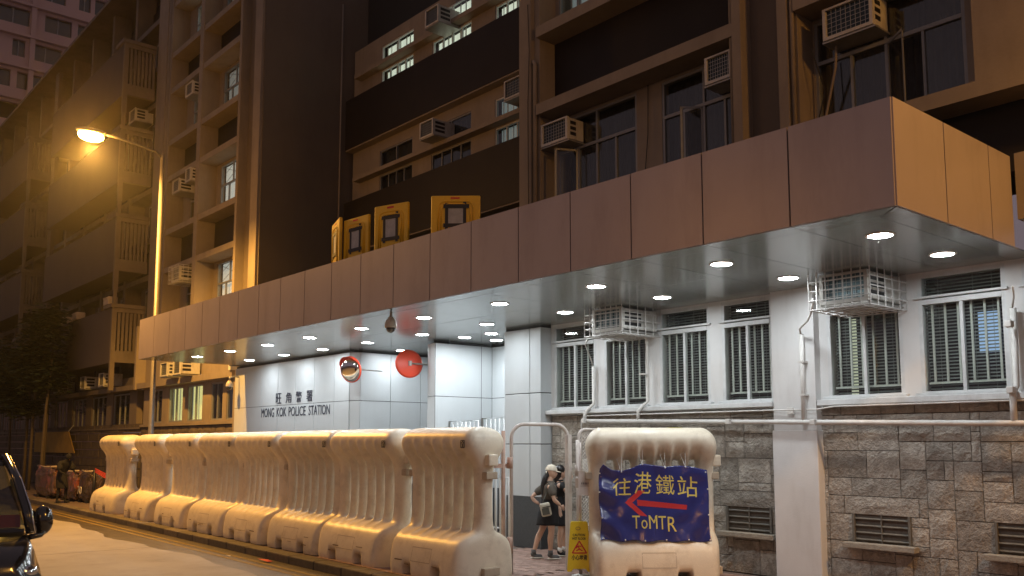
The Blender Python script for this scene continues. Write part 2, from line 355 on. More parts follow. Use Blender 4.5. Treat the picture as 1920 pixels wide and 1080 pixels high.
def window(parent, x0, x1, y, z0, z1, cols=2, transom=None, fm=None, back=None, ft=0.045, bars=0, blind=False, open_=None, grille=False, backd=0.14, bar_low=True, tcols=None, blind_full=False):
    """window in a wall facing -y: frame mesh + panes, bars, blind, curtain as sub-parts"""
    fm = fm or M_FRAMED
    f = MB(); d0, d1 = y-0.03, y+0.035
    f.box(x0, x1, d0, d1, z0, z0+ft); f.box(x0, x1, d0, d1, z1-ft, z1)
    f.box(x0, x0+ft, d0, d1, z0+ft, z1-ft); f.box(x1-ft, x1, d0, d1, z0+ft, z1-ft)
    zt = z1-ft
    rows = []
    if transom:
        f.box(x0+ft, x1-ft, d0-0.006, d1+0.004, transom-ft*.6, transom+ft*.6)
        rows = [(z0+ft, transom-ft*.6, cols), (transom+ft*.6, z1-ft, tcols or 1)]
    else: rows = [(z0+ft, z1-ft, cols)]
    panes = []
    for (a, b, c) in rows:
        wd = (x1-x0-2*ft)/c
        for k in range(c):
            xa, xb = x0+ft+k*wd, x0+ft+(k+1)*wd
            if k > 0: f.box(xa-ft*.4, xa+ft*.4, d0+0.003, d1-0.003, a, b)
            panes.append((xa+(ft*.4 if k else 0), xb-(ft*.4 if k < c-1 else 0), a, b))
    fr = part('window', f, fm, parent)
    for i, (xa, xb, a, b) in enumerate(panes):
        s = 0.022
        pf = MB()
        if open_ is not None and i in open_:
            # casement swung outwards about one vertical edge
            side, ang = open_[i]; wd = xb-xa; hx = xa if side < 0 else xb
            ca, sa = math.cos(ang), math.sin(ang)
            def P_(u, z, t=0): # u from hinge
                dx = (u*ca)*(1 if side < 0 else -1); return (hx+dx, y-0.03-u*sa+t, z)
            q = MB()
            for (u0, u1, za, zb) in ((0, wd, a, a+s*1.5), (0, wd, b-s*1.5, b), (0, s*1.5, a, b), (wd-s*1.5, wd, a, b)):
                q.add([P_(u0,za),P_(u1,za),P_(u1,zb),P_(u0,zb),P_(u0,za,.02),P_(u1,za,.02),P_(u1,zb,.02),P_(u0,zb,.02)],
                      [(0,1,2,3),(7,6,5,4),(0,4,5,1),(1,5,6,2),(2,6,7,3),(3,7,4,0)])
            part('casement', q, fm, fr)
            pf.add([P_(s,a+s,.01),P_(wd-s,a+s,.01),P_(wd-s,b-s,.01),P_(s,b-s,.01)], [(0,1,2,3)])
        else:
            pf.box(xa+.001, xb-.001, y-0.004, y+0.002, a, b)
        part('pane', pf, GLASS, fr)
    if bars:
        bm_ = MB(); yb = y+0.075; zb0 = z0+0.02; zb1 = (transom or z1)-0.02
        n = bars*cols
        for k in range(n):
            xx = x0+ft+(x1-x0-2*ft)*(k+0.5)/n; bm_.box(xx-.013, xx+.013, yb-.009, yb+.009, zb0+(0.13 if bar_low else 0), zb1)
        if bar_low: bm_.box(x0+ft, x1-ft, yb-.011, yb+.011, zb0+0.12, zb0+0.145)
        part('security_bars', bm_, M_BAR, fr)
    if grille:
        g = MB(); yb = y+0.05; a = (transom or z0)+.02; b = z1-.03
        for (p, q) in (((x0, a), (x1, b)), ((x0, b), (x1, a)), (((x0+x1)/2, b), (x1, (a+b)/2)), (((x0+x1)/2, b), (x0, (a+b)/2))):
            g.tube([(p[0], yb, p[1]), (q[0], yb, q[1])], 0.008, 5)
        part('window_grille', g, M_FRAMED, fr)
    if blind:
        b_ = MB(); yb = y+0.12; z = z0+0.03
        while z < z1-0.03:
            b_.add([(x0+.03, yb-.018, z), (x1-.03, yb-.018, z), (x1-.03, yb+.018, z+.022), (x0+.03, yb+.018, z+.022)], [(0,1,2,3)]); z += 0.042
        for xx in (x0+.2, (x0+x1)/2+.1, x1-.2): b_.box(xx-.002, xx+.002, yb-.022, yb-.018, z0, z1)
        part('blind', b_, M_BLIND, fr)
        backd = 0.5
    bk = back or M_CURT
    cb = MB(); n = max(4, int((x1-x0)/0.045)); rr = random.Random(int(x0*1000))
    pts = [(x0 + (x1-x0)*k/n, y+backd + (0.0 if blind else (0.028 if k % 2 else 0)+rr.uniform(0, .012))) for k in range(n+1)]
    if bk in (M_LITW, M_LITY, M_LITD):
        # partly drawn curtain strips against the lit room
        cb.box(x0, x1, y+backd+.05, y+backd+.06, z0, z1)
        o = part('lit_curtain', cb, bk, fr)
        c2 = MB()
        st_ = .55 if bk is M_LITY else .24
        for k in range(int((x1-x0)/st_)+1):
            xx = x0+.10+k*st_+rr.uniform(-.05,.05)
            if xx < x1-.06: c2.box(xx-.018, xx+rr.uniform(.005,.035), y+backd-.01, y+backd+.0, z0, z1)
        part('curtain_strip', c2, M_BAR if bk is not M_LITY else M_LITD, fr)
    else:
        for k in range(n):
            (xa, ya), (xb, yb) = pts[k], pts[k+1]
            cb.add([(xa,ya,z0),(xb,yb,z0),(xb,yb,z1),(xa,ya,z1)], [(0,1,2,3)])
        part('curtain', cb, bk, fr)
    return fr

Hd = 1.92
SILL = [6.02, 9.40, 12.75, 16.1, 19.45]
# --- upper right wing
def ledge(x0, x1, yf, yb, ztop, th, m=M_PAINT, name='ledge'):
    return part(name, MB().box(x0, x1, yf, yb, ztop-th, ztop), m, ps)
RW = 10.65; RY = 11.13
bays = [(-11.70, -7.47), (-6.47, -4.16)]
for (bx0, bx1) in bays:
    for k, S in enumerate(SILL[:3]):
        if S > 13: continue
        ledge(bx0, bx1 if bx1 < -5 else -1.0, RW+.004, RY, S, 0.20 if k else 0.19, name='sill_beam')
        H = S + Hd
        if k < 2: ledge(bx0, bx1, RW+.004, RY, H, 0.20, name='sunshade')
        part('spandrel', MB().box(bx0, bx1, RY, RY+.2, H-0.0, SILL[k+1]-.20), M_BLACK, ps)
        part('wall', MB().box(bx0, bx1, RY+.03, RY+.2, H-.20, H), M_PAINT, ps)
        if bx0 < -10: wins = [(-11.62, -9.74), (-9.20, -7.55)]
        else: wins = [(-6.45, -4.42)]
        wall_open('wall', bx0, bx1, S, H-.20, RY+.02, RY+.2, [(a, b, S+.02, H-.24) for a, b in wins], M_PAINT, ps)
        for j, (a, b) in enumerate(wins):
            bk = M_CURT
            if k == 1 and bx0 < -10 and j == 0: bk = M_LITD
            op = None
            if k == 0 and bx0 < -10: op = {0: (1, R(62))} if j == 0 else {1: (1, R(50))}
            if k == 0 and bx0 > -7: op = {2: (-1, R(40))}
            window(ps, a, b, RY+.06, S+.02, H-.24, cols=4, tcols=2, transom=S+1.08, back=bk, open_=op, backd=0.25, bars=0)
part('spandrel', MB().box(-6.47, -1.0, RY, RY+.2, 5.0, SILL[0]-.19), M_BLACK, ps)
part('wall', MB().box(-11.9, -6.47, RY+.02, RY+.2, 4.9, SILL[0]-.19), M_PAINT, ps)
part('wall', MB().box(-4.16, -1.0, RW+.03, RY+.2, SILL[0], SILL[0]+Hd), M_PAINT, ps)
part('wall', MB().box(-4.16, -1.0, RW+.03, RY+.2, SILL[1], SILL[1]+Hd+2), M_PAINT, ps)
part('wall', MB().box(-4.16, -1.0, RY, RY+.2, SILL[0]+Hd, SILL[1]-.2), M_BLACK, ps)
# low beam beside the end of the canopy
part('ground_beam', MB().box(-3.73, -1.0, 10.5, 11.1, 4.28, 5.02), M_PAINT, ps)
# pilasters, niche and rainwater pipes
part('pilaster', MB().box(-12.15, -11.84, RW, 14.3, 4.9, 14), M_PAINT, ps)
part('pilaster', MB().box(-11.84, -11.70, RW+.10, RY+.2, 4.9, 14), M_PAINT, ps)
part('downpipe', MB().tube([(-11.76, RW+.04, 5.0), (-11.76, RW+.04, 8.72), (-11.80, RW+.04, 8.8)], 0.035, 10), M_PAINT, ps, smooth=True)
part('pilaster', MB().box(-7.47, -7.32, RW, RY+.2, 4.9, 14), M_PAINT, ps)
part('niche', MB().box(-7.32, -6.72, 10.90, RY+.2, 4.9, 14), M_BROWN, ps)
part('pilaster', MB().box(-6.72, -6.57, RW, RY+.2, 4.9, 14), M_PAINT, ps)
part('pilaster', MB().box(-6.57, -6.47, RW+.10, RY+.2, 4.9, 14), M_PAINT, ps)
part('downpipe', MB().tube([(-7.52, RW+.06, 5.0), (-7.52, RW+.06, 13)], 0.03, 10), M_PAINT, ps, smooth=True)
part('downpipe', MB().tube([(-6.51, RW+.04, 5.0), (-6.51, RW+.04, 13)], 0.03, 10), M_PAINT, ps, smooth=True)
part('waste_pipe', MB().tube([(-6.40, RY-.05, 5.1), (-6.38, RY-.05, 5.9), (-6.05, RY-.15, 6.9), (-6.0, RY-.2, 7.2)], 0.018, 8), M_PAINT, ps, smooth=True)
part('interior', MB().box(-12, -1, RY+.6, RY+.7, 4.9, 14), M_DARK, ps)
part('cable', MB().tube([(-9.46, RY-.01, 7.75), (-9.47, RY-.02, 6.9), (-9.55, RY-.02, 6.2), (-9.6, RY-.02, 5.0)], .008, 6), M_INK, ps)
part('cable', MB().tube([(-11.2, RY-.03, 7.1), (-11.35, RY-.05, 6.3), (-11.5, RY-.03, 5.4), (-11.5, RY-.03, 5.0)], .008, 6), M_INK, ps)
part('cable', MB().tube([(-6.3, 10.8, 7.2), (-6.2, 10.95, 6.6), (-6.42, RY-.2, 5.8), (-6.5, RY-.25, 5.05)], .009, 6), M_INK, ps)
part('cable', MB().tube([(-11.9, RW-.012, 9.9), (-11.86, RW-.012, 9.0), (-11.9, RW-.012, 8.0), (-11.88, RW-.012, 5.0)], .007, 6), M_INK, ps)

# --- recessed middle section
MF, MW = 14.30, 14.60
part('back_wall', MB().box(-24.8, -11.9, MW+.5, MW+.6, 4.9, 17), M_DARK, ps)
wx = [(-23.15, -21.40), (-20.45, -18.62), (-17.62, -15.9), (-14.9, -13.1)]
for k, S in enumerate([5.95, 9.40, 12.75]):
    top = S
    part('spandrel', MB().box(-24.75, -12.15, MF, MF+.18, S-1.62, S), M_BLACK, ps)
    part('ledge', MB().box(-24.75, -12.15, MF+.02, MW+.02, S-1.66, S-1.62), M_PAINT, ps)
    if k == 0: continue
    ops = []
    for a, b in wx: ops += [(a, b, S+.02, S+.60), (a, b, S+.84, S+1.38)]
    wall_open('wall', -24.75, -12.15, S-.1, S+1.73, MW, MW+.12, ops, M_PAINT, ps)
    part('mid_ledge', MB().box(-24.3, -12.15, MW-.28, MW-.002, S+.62, S+.74), M_PAINT, ps)
    for j, (a, b) in enumerate(wx):
        lit = (k == 2) or (k == 1 and j == 2)
        bk = M_CURT if not lit else (M_LITW if k == 2 else M_LITD)
        window(ps, a, b, MW+.05, S+.02, S+.60, cols=4, back=bk, fm=M_FRAME if lit else M_FRAMED, ft=.04)
        window(ps, a, b, MW+.05, S+.84, S+1.38, cols=2, back=bk, fm=M_FRAME if lit else M_FRAMED, ft=.04)
# --- projecting stair tower
part('tower_wall', MB().box(-25.30, -24.83, 11.52, MW+.6, 4.0, 20.3), M_BROWN, ps)
part('tower_pilaster', MB().box(-25.36, -24.88, 11.44, 11.519, 4.9, 20.3), M_PAINT, ps)
part('niche', MB().box(-26.36, -25.37, 11.75, 12.3, 4.9, 20.3), M_BROWN, ps)
part('pilaster', MB().box(-26.52, -26.36, 11.46, 12.3, 4.0, 20.3), M_PAINT, ps)
part('vertical_pipe', MB().tube([(-24.80, 14.15, 4.9), (-24.80, 14.15, 16)], 0.03, 8), M_PAINT, ps, smooth=True)
# --- left bays of the tower
TY = 12.10
LS = [6.15, 9.52, 12.85, 16.2]
def lbay(x0, x1, yf, yr, winx, k, S, lit, cage=False):
    H = S + Hd + .05
    ledge(x0, x1, yf, yr+.05, S, 0.20, name='sill_beam')
    ledge(x0, x1, yf, yr+.05, H, 0.20, name='sunshade')
    nx = LS[k+1] if k+1 < len(LS) else S+3.35
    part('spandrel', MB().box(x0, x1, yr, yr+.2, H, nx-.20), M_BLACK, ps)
    a, b = winx
    wall_open('wall', x0, x1, S, H-.20, yr, yr+.15, [(a, b, S+.06, H-.26)], M_PAINT, ps)
    window(ps, a, b, yr+.05, S+.06, H-.26, cols=3, tcols=2, transom=S+1.0, back=lit, fm=M_FRAMED, grille=True, ft=.04)
LITG = mat('lit_blind_grey', (0.6, 0.62, 0.58), 0.8, var=0.15, emit=(0.80, 0.83, 0.78), estr=0.62)
LITG2 = mat('lit_blind_grey_dim', (0.5, 0.52, 0.5), 0.8, var=0.15, emit=(0.75, 0.8, 0.78), estr=0.20)
for k, S in enumerate(LS):
    lbay(-29.55, -26.52, 11.50, TY, (-29.22, -27.3), k, S, [LITG, LITG, LITG2, LITG2][k])
    lbay(-32.55, -29.85, 11.50, TY, (-31.9, -30.4), k, S, [M_CURT, M_CURT, LITG2, LITG][k])
part('pilaster', MB().box(-29.85, -29.55, 11.47, TY+.15, 4.0, 20.3), M_PAINT, ps)
part('pilaster', MB().box(-32.72, -32.55, 11.47, TY+.15, 4.0, 20.3), M_PAINT, ps)
part('downpipe', MB().tube([(-32.88, 11.50, 4.0), (-32.88, 11.50, 20)], 0.06, 8), M_PAINT, ps, smooth=True)
part('pilaster', MB().box(-33.95, -33.0, 11.44, TY+.15, 2.4, 20.3), M_PAINT, ps)
part('roof_slab', MB().box(-34.0, -24.8, 11.3, 16, 20.3, 20.9), M_PAINT, ps)
part('interior', MB().box(-34.0, -25.4, TY+.5, TY+.6, 4.0, 20.3), M_DARK, ps)

# --- ground floor, right: windows over the stone wall
GY = 11.24
cp = part('clad_pillar_core', MB().box(-12.89, -11.93, 10.965, 11.6, 0.0, 3.98), M_JOINT, ps)
for (a, b) in ((0.905, 1.83), (1.845, 2.745), (2.76, 3.93)):
    part('cladding_panel', MB().box(-12.205, -11.92, 10.95, 11.32, a, b), M_CLAD, ps, bevel=.004)
for (a, b) in ((0.905, 1.83), (1.845, 2.745), (2.76, 3.93)):
    part('cladding_panel', MB().box(-12.92, -12.22, 10.95, 11.3, a, b), M_CLAD, ps, bevel=.004)
part('granite_base', MB().box(-12.93, -11.915, 10.945, 11.34, 0.0, 0.895), M_GRANITE, ps)
wins = [(-11.84, -10.80), (-10.60, -9.64), (-9.39, -8.40), (-8.18, -7.30), (-6.46, -5.41), (-5.20, -4.16), (-3.98, -2.9)]
wall_open('window_wall', -11.92, -1.0, 2.34, 3.99, GY-.03, GY+.22, [(a, b, 2.44, 3.955) for a, b in wins], M_WHITEP, ps)
for j, (a, b) in enumerate(wins):
    window(ps, a, b, GY, 2.44, 3.955, cols=2, transom=3.60, fm=M_FRAME, ft=.05, bars=[3,3,3,3,3,3,3][j], blind=True, back=M_DARK)
    part('window_sill', MB().box(a-.05, b+.05, GY-.10, GY-.031, 2.435, 2.47), M_FRAME, ps, bevel=.006)
    part('drip_cap', MB().box(a-.03, b+.03, GY-.075, GY-.031, 3.645, 3.67), M_FRAME, ps)
part('long_sill', MB().box(-11.90, -7.25, GY-.20, GY-.002, 2.36, 2.432), M_FRAME, ps, bevel=.01)
part('long_sill', MB().box(-6.55, -2.0, GY-.20, GY-.002, 2.35, 2.432), M_FRAME, ps, bevel=.01)
part('ceiling_slab', MB().box(-12.9, -1.0, 11.5, 14.0, 3.99, 4.1), M_DARK, ps)
part('interior', MB().box(-12.9, -1.0, 13.9, 14.0, 0, 4), M_CURT, ps)
# lit things inside the rooms
part('lit_screen', MB().box(-4.62, -4.36, GY+.30, GY+.31, 2.95, 3.45), mat('lit_screen', (0.2, 0.3, 0.5), 0.5, var=0, emit=(0.42, 0.62, 0.95), estr=0.9), ps)
part('lit_doorway', MB().box(-6.40, -6.30, GY+.46, GY+.47, 2.46, 3.56), mat('lit_doorway', (0.5, 0.5, 0.4), 0.5, var=0, emit=(0.75, 0.8, 0.6), estr=0.7), ps)
# white pier
part('white_pier', MB().box(-7.235, -6.575, 11.07, 11.5, 2.03, 3.979), M_WHITEP, ps)
part('white_pier', MB().box(-7.25, -6.56, 11.045, 11.5, 0, 2.028), M_WHITEP, ps, bevel=.008)

# --- clad entrance walls (left of the pillar)
def clad_wall(pts, zs, gap=0.012, th=0.05):
    """panels along a plan polyline; pts are (x, y) joint positions from left to right"""
    for (p, q) in zip(pts, pts[1:]):
        a, b = Vector((p[0], p[1])), Vector((q[0], q[1])); t = (b-a).normalized(); n = Vector((t.y, -t.x))
        a2, b2 = a + t*gap/2, b - t*gap/2
        for (z0, z1) in zip(zs, zs[1:]):
            m_ = MB(); c = [a2, b2, b2 - n*th, a2 - n*th]
            m_.prism([(v.x, v.y) for v in c], z0+gap/2, z1-gap/2, 'xy')
            part('cladding_panel', m_, M_GRANITE if z1 < 1.0 else M_CLAD, ps)
clz = [0.0, 0.9, 1.87, 2.82, 3.93]
clad_wall([(-24.3, 10.69), (-23.62, 10.69), (-22.62, 10.69), (-21.66, 10.69), (-20.70, 10.69), (-19.74, 10.69), (-18.78, 10.69), (-18.12, 10.70)], clz)
clad_wall([(-18.10, 10.71), (-17.93, 10.88), (-17.93, 11.70), (-17.93, 12.55), (-17.93, 13.4), (-17.93, 14.2)], clz)
part('clad_wall_core', MB().box(-24.25, -18.15, 10.71, 11.2, 0, 3.975), M_JOINT, ps)
part('clad_wall_core', MB().box(-18.2, -17.96, 10.95, 14.2, 0, 3.975), M_JOINT, ps)
# rounded pillar block in the middle
arc = [(-15.75, 11.42)] + [(-15.75+.42*(1-math.cos(R(a))), 11.42-.42*math.sin(R(a))) for a in (15, 30, 45, 60, 75, 90)]
def panel_poly(pts, z0, z1, gap, m):
    vs = []; fs = []; n = len(pts)
    for (x, y) in pts: vs += [(x, y, z0+gap), (x, y, z1-gap)]
    for i in range(n-1): fs.append((2*i, 2*i+2, 2*i+3, 2*i+1))
    mm = MB(); mm.add(vs, fs); o = part('cladding_panel', mm, m, ps, smooth=False); return o
arc2 = arc + [(-15.19, 11.0)]
for (z0, z1) in zip(clz, clz[1:]):
    mt = M_GRANITE if z1 < 1.0 else M_CLAD
    o = panel_poly([(-15.75, 13.6), (-15.75, 12.2)], z0, z1, .006, mt)
    o = panel_poly(arc + [(-15.20, 11.0)], z0, z1, .006, mt); o.data.shade_smooth()
    panel_poly([(-15.185, 11.0), (-15.175, 11.06), (-15.17, 12.20)], z0, z1, .006, mt)
    panel_poly([(-15.17, 12.212), (-15.17, 12.5)] , z0, z1, .006, mt)
    panel_poly([(-15.16, 12.5), (-14.72, 12.5)], z0, z1, .006, mt)
    if z0 > 1.8 and z0 < 2.8 or z0 < 1.8: panel_poly([(-14.71, 12.5), (-13.9, 12.5)], z0, z1, .006, mt)
part('pillar_core', MB().box(-15.73, -15.19, 11.35, 13.6, 0, 3.975), M_JOINT, ps)
part('pillar_core', MB().box(-15.6, -12.9, 12.52, 13.6, 0, 3.975), M_JOINT, ps)
part('wall', MB().box(-14.70, -12.95, 12.505, 12.52, 2.8, 3.93), M_CLAD, ps)
lv = part('louvre_vent', MB().box(-14.68, -13.9, 12.46, 12.50, 3.45, 3.50).box(-14.68, -13.9, 12.46, 12.50, 3.90, 3.93).box(-14.68, -14.60, 12.46, 12.50, 3.5, 3.9), M_WHITEP, ps)
for q in range(4): part('louvre_blade', MB().obox((-14.25, 12.47, 3.55+q*.1), .35, .03, .006, rx=R(35)), M_WHITEP, lv)
window(ps, -14.66, -13.8, 12.48, 2.95, 3.36, cols=1, fm=M_WHITEP, ft=.09)
part('passage_back', MB().box(-18, -15.7, 14.2, 14.3, 0, 4), M_CLAD, ps)
# lettering
lt_y = 10.672
for i, ch in enumerate('旺角警署'):
    x0 = -21.74 + i*0.545
    part('letter', text_mb(ch, x0, x0+.30, 2.865, 3.135, 10.680, 0.003, .004), M_SIGNINK, ps)
xs_ = [(-22.56, -21.83, 'MONG'), (-21.68, -21.15, 'KOK'), (-21.02, -20.13, 'POLICE'), (-19.98, -18.95, 'STATION')]
for a, b, s in xs_: part('letter', text_mb(s, a, b, 2.53, 2.765, 10.682, 0.002, .0), M_SIGNINK, ps)

# --- ground floor, left of the entrance
LG = 11.15
part('wall', MB().box(-33.0, -24.3, LG, LG+.2, 3.95, 6.0-.05), M_PAINT, ps)
part('ledge', MB().box(-33.1, -24.9, 10.85, LG, 3.76, 3.95), M_PAINT, ps)
part('pilaster', MB().box(-33.10, -32.95, 10.80, LG, 3.74, 6.0), M_PAINT, ps)
part('pilaster', MB().box(-25.05, -24.9, 10.80, LG, 3.951, 6.0), M_WHITEP, ps)
part('wall', MB().box(-25.0, -24.25, 10.95, LG+.2, 0, 3.97), M_PAINT, ps)
lw = [(-32.2, -31.2, M_CURT), (-30.60, -29.36, M_LITY), (-28.95, -27.72, M_LITY), (-27.05, -26.2, M_CURT), (-25.9, -25.1, M_CURT)]
wall_open('wall', -33.0, -25.0, 2.45, 3.76, LG, LG+.15, [(a, b, 2.55, 3.70) for a, b, _ in lw], M_PAINT, ps)
for a, b, bk in lw: window(ps, a, b, LG+.05, 2.55, 3.70, cols=2, fm=M_FRAMED, back=bk, ft=.05, backd=.1)
part('window_sill', MB().box(-33.0, -25.0, LG-.12, LG, 2.42, 2.5), M_PAINT, ps)
part('interior', MB().box(-33, -25, LG+.4, LG+.5, 2.3, 3.9), M_DARK, ps)

# ------------------------------------------------------------------ stone walls
sw = thing('stone_wall', 'rough-faced grey-brown ashlar stone wall under the ground floor windows right of the gate', 'wall', (-7, 11.3, 0))
part('mortar_bed', MB().box(-11.9, -2.0, 11.215, 11.6, -0.01, 2.338), M_MORTAR, sw)
cw, chh = 0.11, 0.117; ncol = 82; nrow = 20; X0 = -11.90
occ = [[False]*ncol for _ in range(nrow)]
vents = []
for vx in (-8.16, -6.18, -4.40):
    c0 = round((vx - X0)/cw); c1 = c0 + 7
    for r_ in (5, 6, 7):
        for c in range(c0, c1): occ[r_][c] = True
    vents.append((X0+c0*cw, X0+c1*cw))
c0 = int((-7.15-X0)/cw); c1 = int((-6.66-X0)/cw)
for r_ in range(nrow):
    for c in range(c0, c1): occ[r_][c] = True
rs = random.Random(11)
def stone(x0, x1, z0, z1, y=11.215, parent=None, m=M_STONE, dep=0.036, gap=0.005, name='stone'):
    x0 += gap; x1 -= gap; z0 += gap; z1 -= gap
    nx = 2 if x1-x0 < .3 else 3; nz = 2
    vs = []; fs = []
    sx = rs.random()*50
    for j in range(nz+1):
        for i in range(nx+1):
            xx = x0+(x1-x0)*i/nx; zz = z0+(z1-z0)*j/nz
            edge = i in (0, nx) or j in (0, nz)
            d = dep*(0.55 if edge else 1.0)*(0.8+0.4*rs.random())
            vs.append((xx + (0 if i in (0, nx) else rs.uniform(-.03,.03)), y-d, zz + (0 if j in (0, nz) else rs.uniform(-.02,.02))))
    for j in range(nz):
        for i in range(nx):
            a = j*(nx+1)+i; fs.append((a, a+1, a+nx+2, a+nx+1))
    # sides back to the bed
    ring = [(i) for i in range(nx+1)] + [(nx+1)*j+nx for j in range(1, nz+1)] + [(nx+1)*nz+i for i in range(nx-1, -1, -1)] + [(nx+1)*j for j in range(nz-1, 0, -1)]
    n0 = len(vs)
    for k in ring: vs.append((vs[k][0], y+.01, vs[k][2]))
    for k in range(len(ring)):
        a, b = ring[k], ring[(k+1) % len(ring)]; fs.append((a, n0+k, n0+(k+1) % len(ring), b))
    mb = MB(); mb.add(vs, fs); return part(name, mb, m, parent)
# lintels above the vents
for (a, b) in vents:
    ca = round((a-X0)/cw); cb = round((b-X0)/cw)
    for r_ in (8, 9):
        for c in range(ca-1, cb+1):
            if 0 <= c < ncol: occ[r_][c] = True
    stone(a-cw, b+cw, 8*chh, 10*chh, parent=sw)
def fill(occ, x0, z0, parent, y, top_course=True):
    nr, nc = len(occ), len(occ[0])
    for r_ in range(nr):
        c = 0
        while c < nc:
            if occ[r_][c]: c += 1; continue
            q = rs.random()
            wmax, hmax = ((5, 1) if q < .08 else (3, 2) if q < .33 else (4, 3) if q < .65 else (3, 4) if q < .8 else (6, 2) if q < .9 else (2, 2))
            if r_ >= nr-3: hmax = 1 if r_ != nr-3 else 2; wmax = rs.choice([3, 4, 5])
            wmax = max(2, wmax + rs.choice([0, 0, 1]))
            ww = 0
            while c+ww < nc and ww < wmax and not occ[r_][c+ww]: ww += 1
            # avoid leaving one-cell slivers
            if c+ww+1 == nc or (c+ww+1 < nc and not occ[r_][c+ww] and occ[r_][c+ww+1] and ww > 2): ww += 1 if c+ww < nc and not occ[r_][c+ww] else 0
            hh = 1
            while hh < hmax and r_+hh < nr and all(not occ[r_+hh][c+k] for k in range(ww)): hh += 1
            for a in range(hh):
                for k in range(ww): occ[r_+a][c+k] = True
            stone(x0+c*cw, x0+(c+ww)*cw, z0+r_*chh, z0+(r_+hh)*chh, y, parent)
            c += ww
fill(occ, X0, 0.0, sw, 11.215)
M_VENT = mat('vent_slat', (0.13, 0.12, 0.10), 0.7, var=0.2, vscale=8)
for (a, b) in vents:
    z0, z1 = 5*chh, 8*chh
    vf = MB().box(a, b, 11.30, 11.36, z0, z1); v = part('vent', vf, M_DARK, sw)
    part('vent_frame', MB().box(a, a+.03, 11.17, 11.30, z0, z1).box(b-.03, b, 11.17, 11.30, z0, z1).box((a+b)/2-.008, (a+b)/2+.008, 11.19, 11.21, z0, z1), M_VENT, v)
    for q in range(4): part('vent_slat', MB().obox(((a+b)/2, 11.22, z0+.045+q*.088), (b-a)/2-.03, .035, .006, rx=R(30)), M_VENT, v)
    part('vent_sill', MB().box(a-.09, b+.09, 11.06, 11.30, z0-.075, z0-.004), mat('vent_sill_stone', (0.30, 0.27, 0.22), 0.8, var=0.25, vscale=8, bump=0.4), v, bevel=.008)
# far left part of the stone base, seen over the barriers
sw2 = thing('stone_wall', 'dark stone base wall below the lit yellow windows at the left', 'wall', (-29, 11.2, 0))
part('mortar_bed', MB().box(-33.0, -25.02, 11.12, 11.4, 0, 2.41), M_MORTAR, sw2)
z = 0.0
while z < 2.35:
    x = -33.0
    while x < -25.1:
        l = rs.uniform(.35, .75); l = min(l, -25.03-x)
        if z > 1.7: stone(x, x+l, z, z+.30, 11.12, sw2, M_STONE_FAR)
        x += l
    z += .30 if z < 2.0 else .301

# ------------------------------------------------------------------ entrance canopy
cn = thing('entrance_canopy', 'long brown metal-clad entrance canopy with rows of white ceiling lights', 'canopy', (-13.7, 9.2, 3.98))
CZ0, CZ1, CY = 3.98, 5.00, 7.83
fx = [-23.72, -22.66, -21.62, -20.62, -19.64, -18.70, -17.76, -16.80, -15.86, -14.90, -13.92, -12.95, -11.96, -10.97, -9.97, -8.95, -7.96, -6.95, -5.92, -4.86, -3.785]
part('canopy_core', MB().box(-23.70, -3.80, CY+.012, 10.50, CZ0+.02, CZ1-.03), M_JOINT, cn)
part('canopy_core', MB().box(-24.30, -11.9, 10.50, 14.3, CZ0+.02, CZ0+.3), M_JOINT, cn)
g = .009
for a, b in zip(fx, fx[1:]): part('fascia_panel', MB().box(a+g, b-g, CY-.004, CY+.02, CZ0+.004, CZ1), M_FASCIA, cn)
for a, b in ((CY+.004, 8.87), (8.87, 9.93), (9.93, 10.52)): part('fascia_panel', MB().box(-3.80, -3.778, a+g, b-g, CZ0+.004, CZ1), M_FASCIA, cn)
for a, b in ((CY+.004, 9.3), (9.3, 10.9)): part('fascia_panel', MB().box(-23.73, -23.708, a+g, b-g, CZ0+.004, CZ1), M_FASCIA, cn)
lights = [(-4.45, 8.83), (-4.45, 10.26), (-6.42, 8.83), (-6.42, 10.25), (-8.48, 8.82), (-8.50, 10.23), (-10.52, 8.82), (-10.52, 10.21), (-12.54, 8.83), (-12.5, 10.18),
          (-14.5, 8.80), (-14.53, 10.20), (-13.53, 11.13), (-14.32, 11.92), (-14.36, 11.12), (-16.45, 8.78), (-16.47, 10.15), (-17.35, 11.60), (-18.28, 8.75), (-18.35, 10.13), (-20.1, 8.70), (-20.1, 10.05), (-21.92, 8.65), (-21.95, 10.02), (-16.4, 12.9)]
ys = [8.12, 9.53, 10.93, 12.35, 13.8]
sp = []
for a, b in zip(fx, fx[1:]):
    rows = ys[:3] if b > -12.0 else ys
    for c, d in zip(rows, rows[1:]):
        if c > 10 and b < -17.9: continue
        part('soffit_panel', MB().box(a+.005, min(b-.005, -4.09), c+.005, d-.005, CZ0, CZ0+.015), M_SOFFIT, cn)
    if a < -4.9: part('soffit_trim', MB().box(a+.005, b-.005, CY+.02, 8.115, CZ0, CZ0+.015), M_SOFFIT, cn)
    if b > -12.0: part('soffit_panel', MB().box(a+.005, min(b-.005, -4.09), 10.935, 11.3, CZ0, CZ0+.015), M_SOFFIT, cn)
part('soffit_trim', MB().prism([(-4.855, CY+.02), (-3.80, CY+.02), (-4.08, 8.115), (-4.855, 8.115)], CZ0-.001, CZ0+.015, 'xy'), M_SOFFIT, cn)
part('soffit_trim', MB().prism([(-3.80, CY+.035), (-3.80, 9.525), (-4.08, 9.525), (-4.08, 8.13)], CZ0-.001, CZ0+.015, 'xy'), M_SOFFIT, cn)
part('soffit_trim', MB().box(-4.08, -3.80, 9.535, 11.3, CZ0-.001, CZ0+.015), M_SOFFIT, cn)
m_ring = mat('downlight_ring', (0.7, 0.7, 0.7), 0.4, var=0)
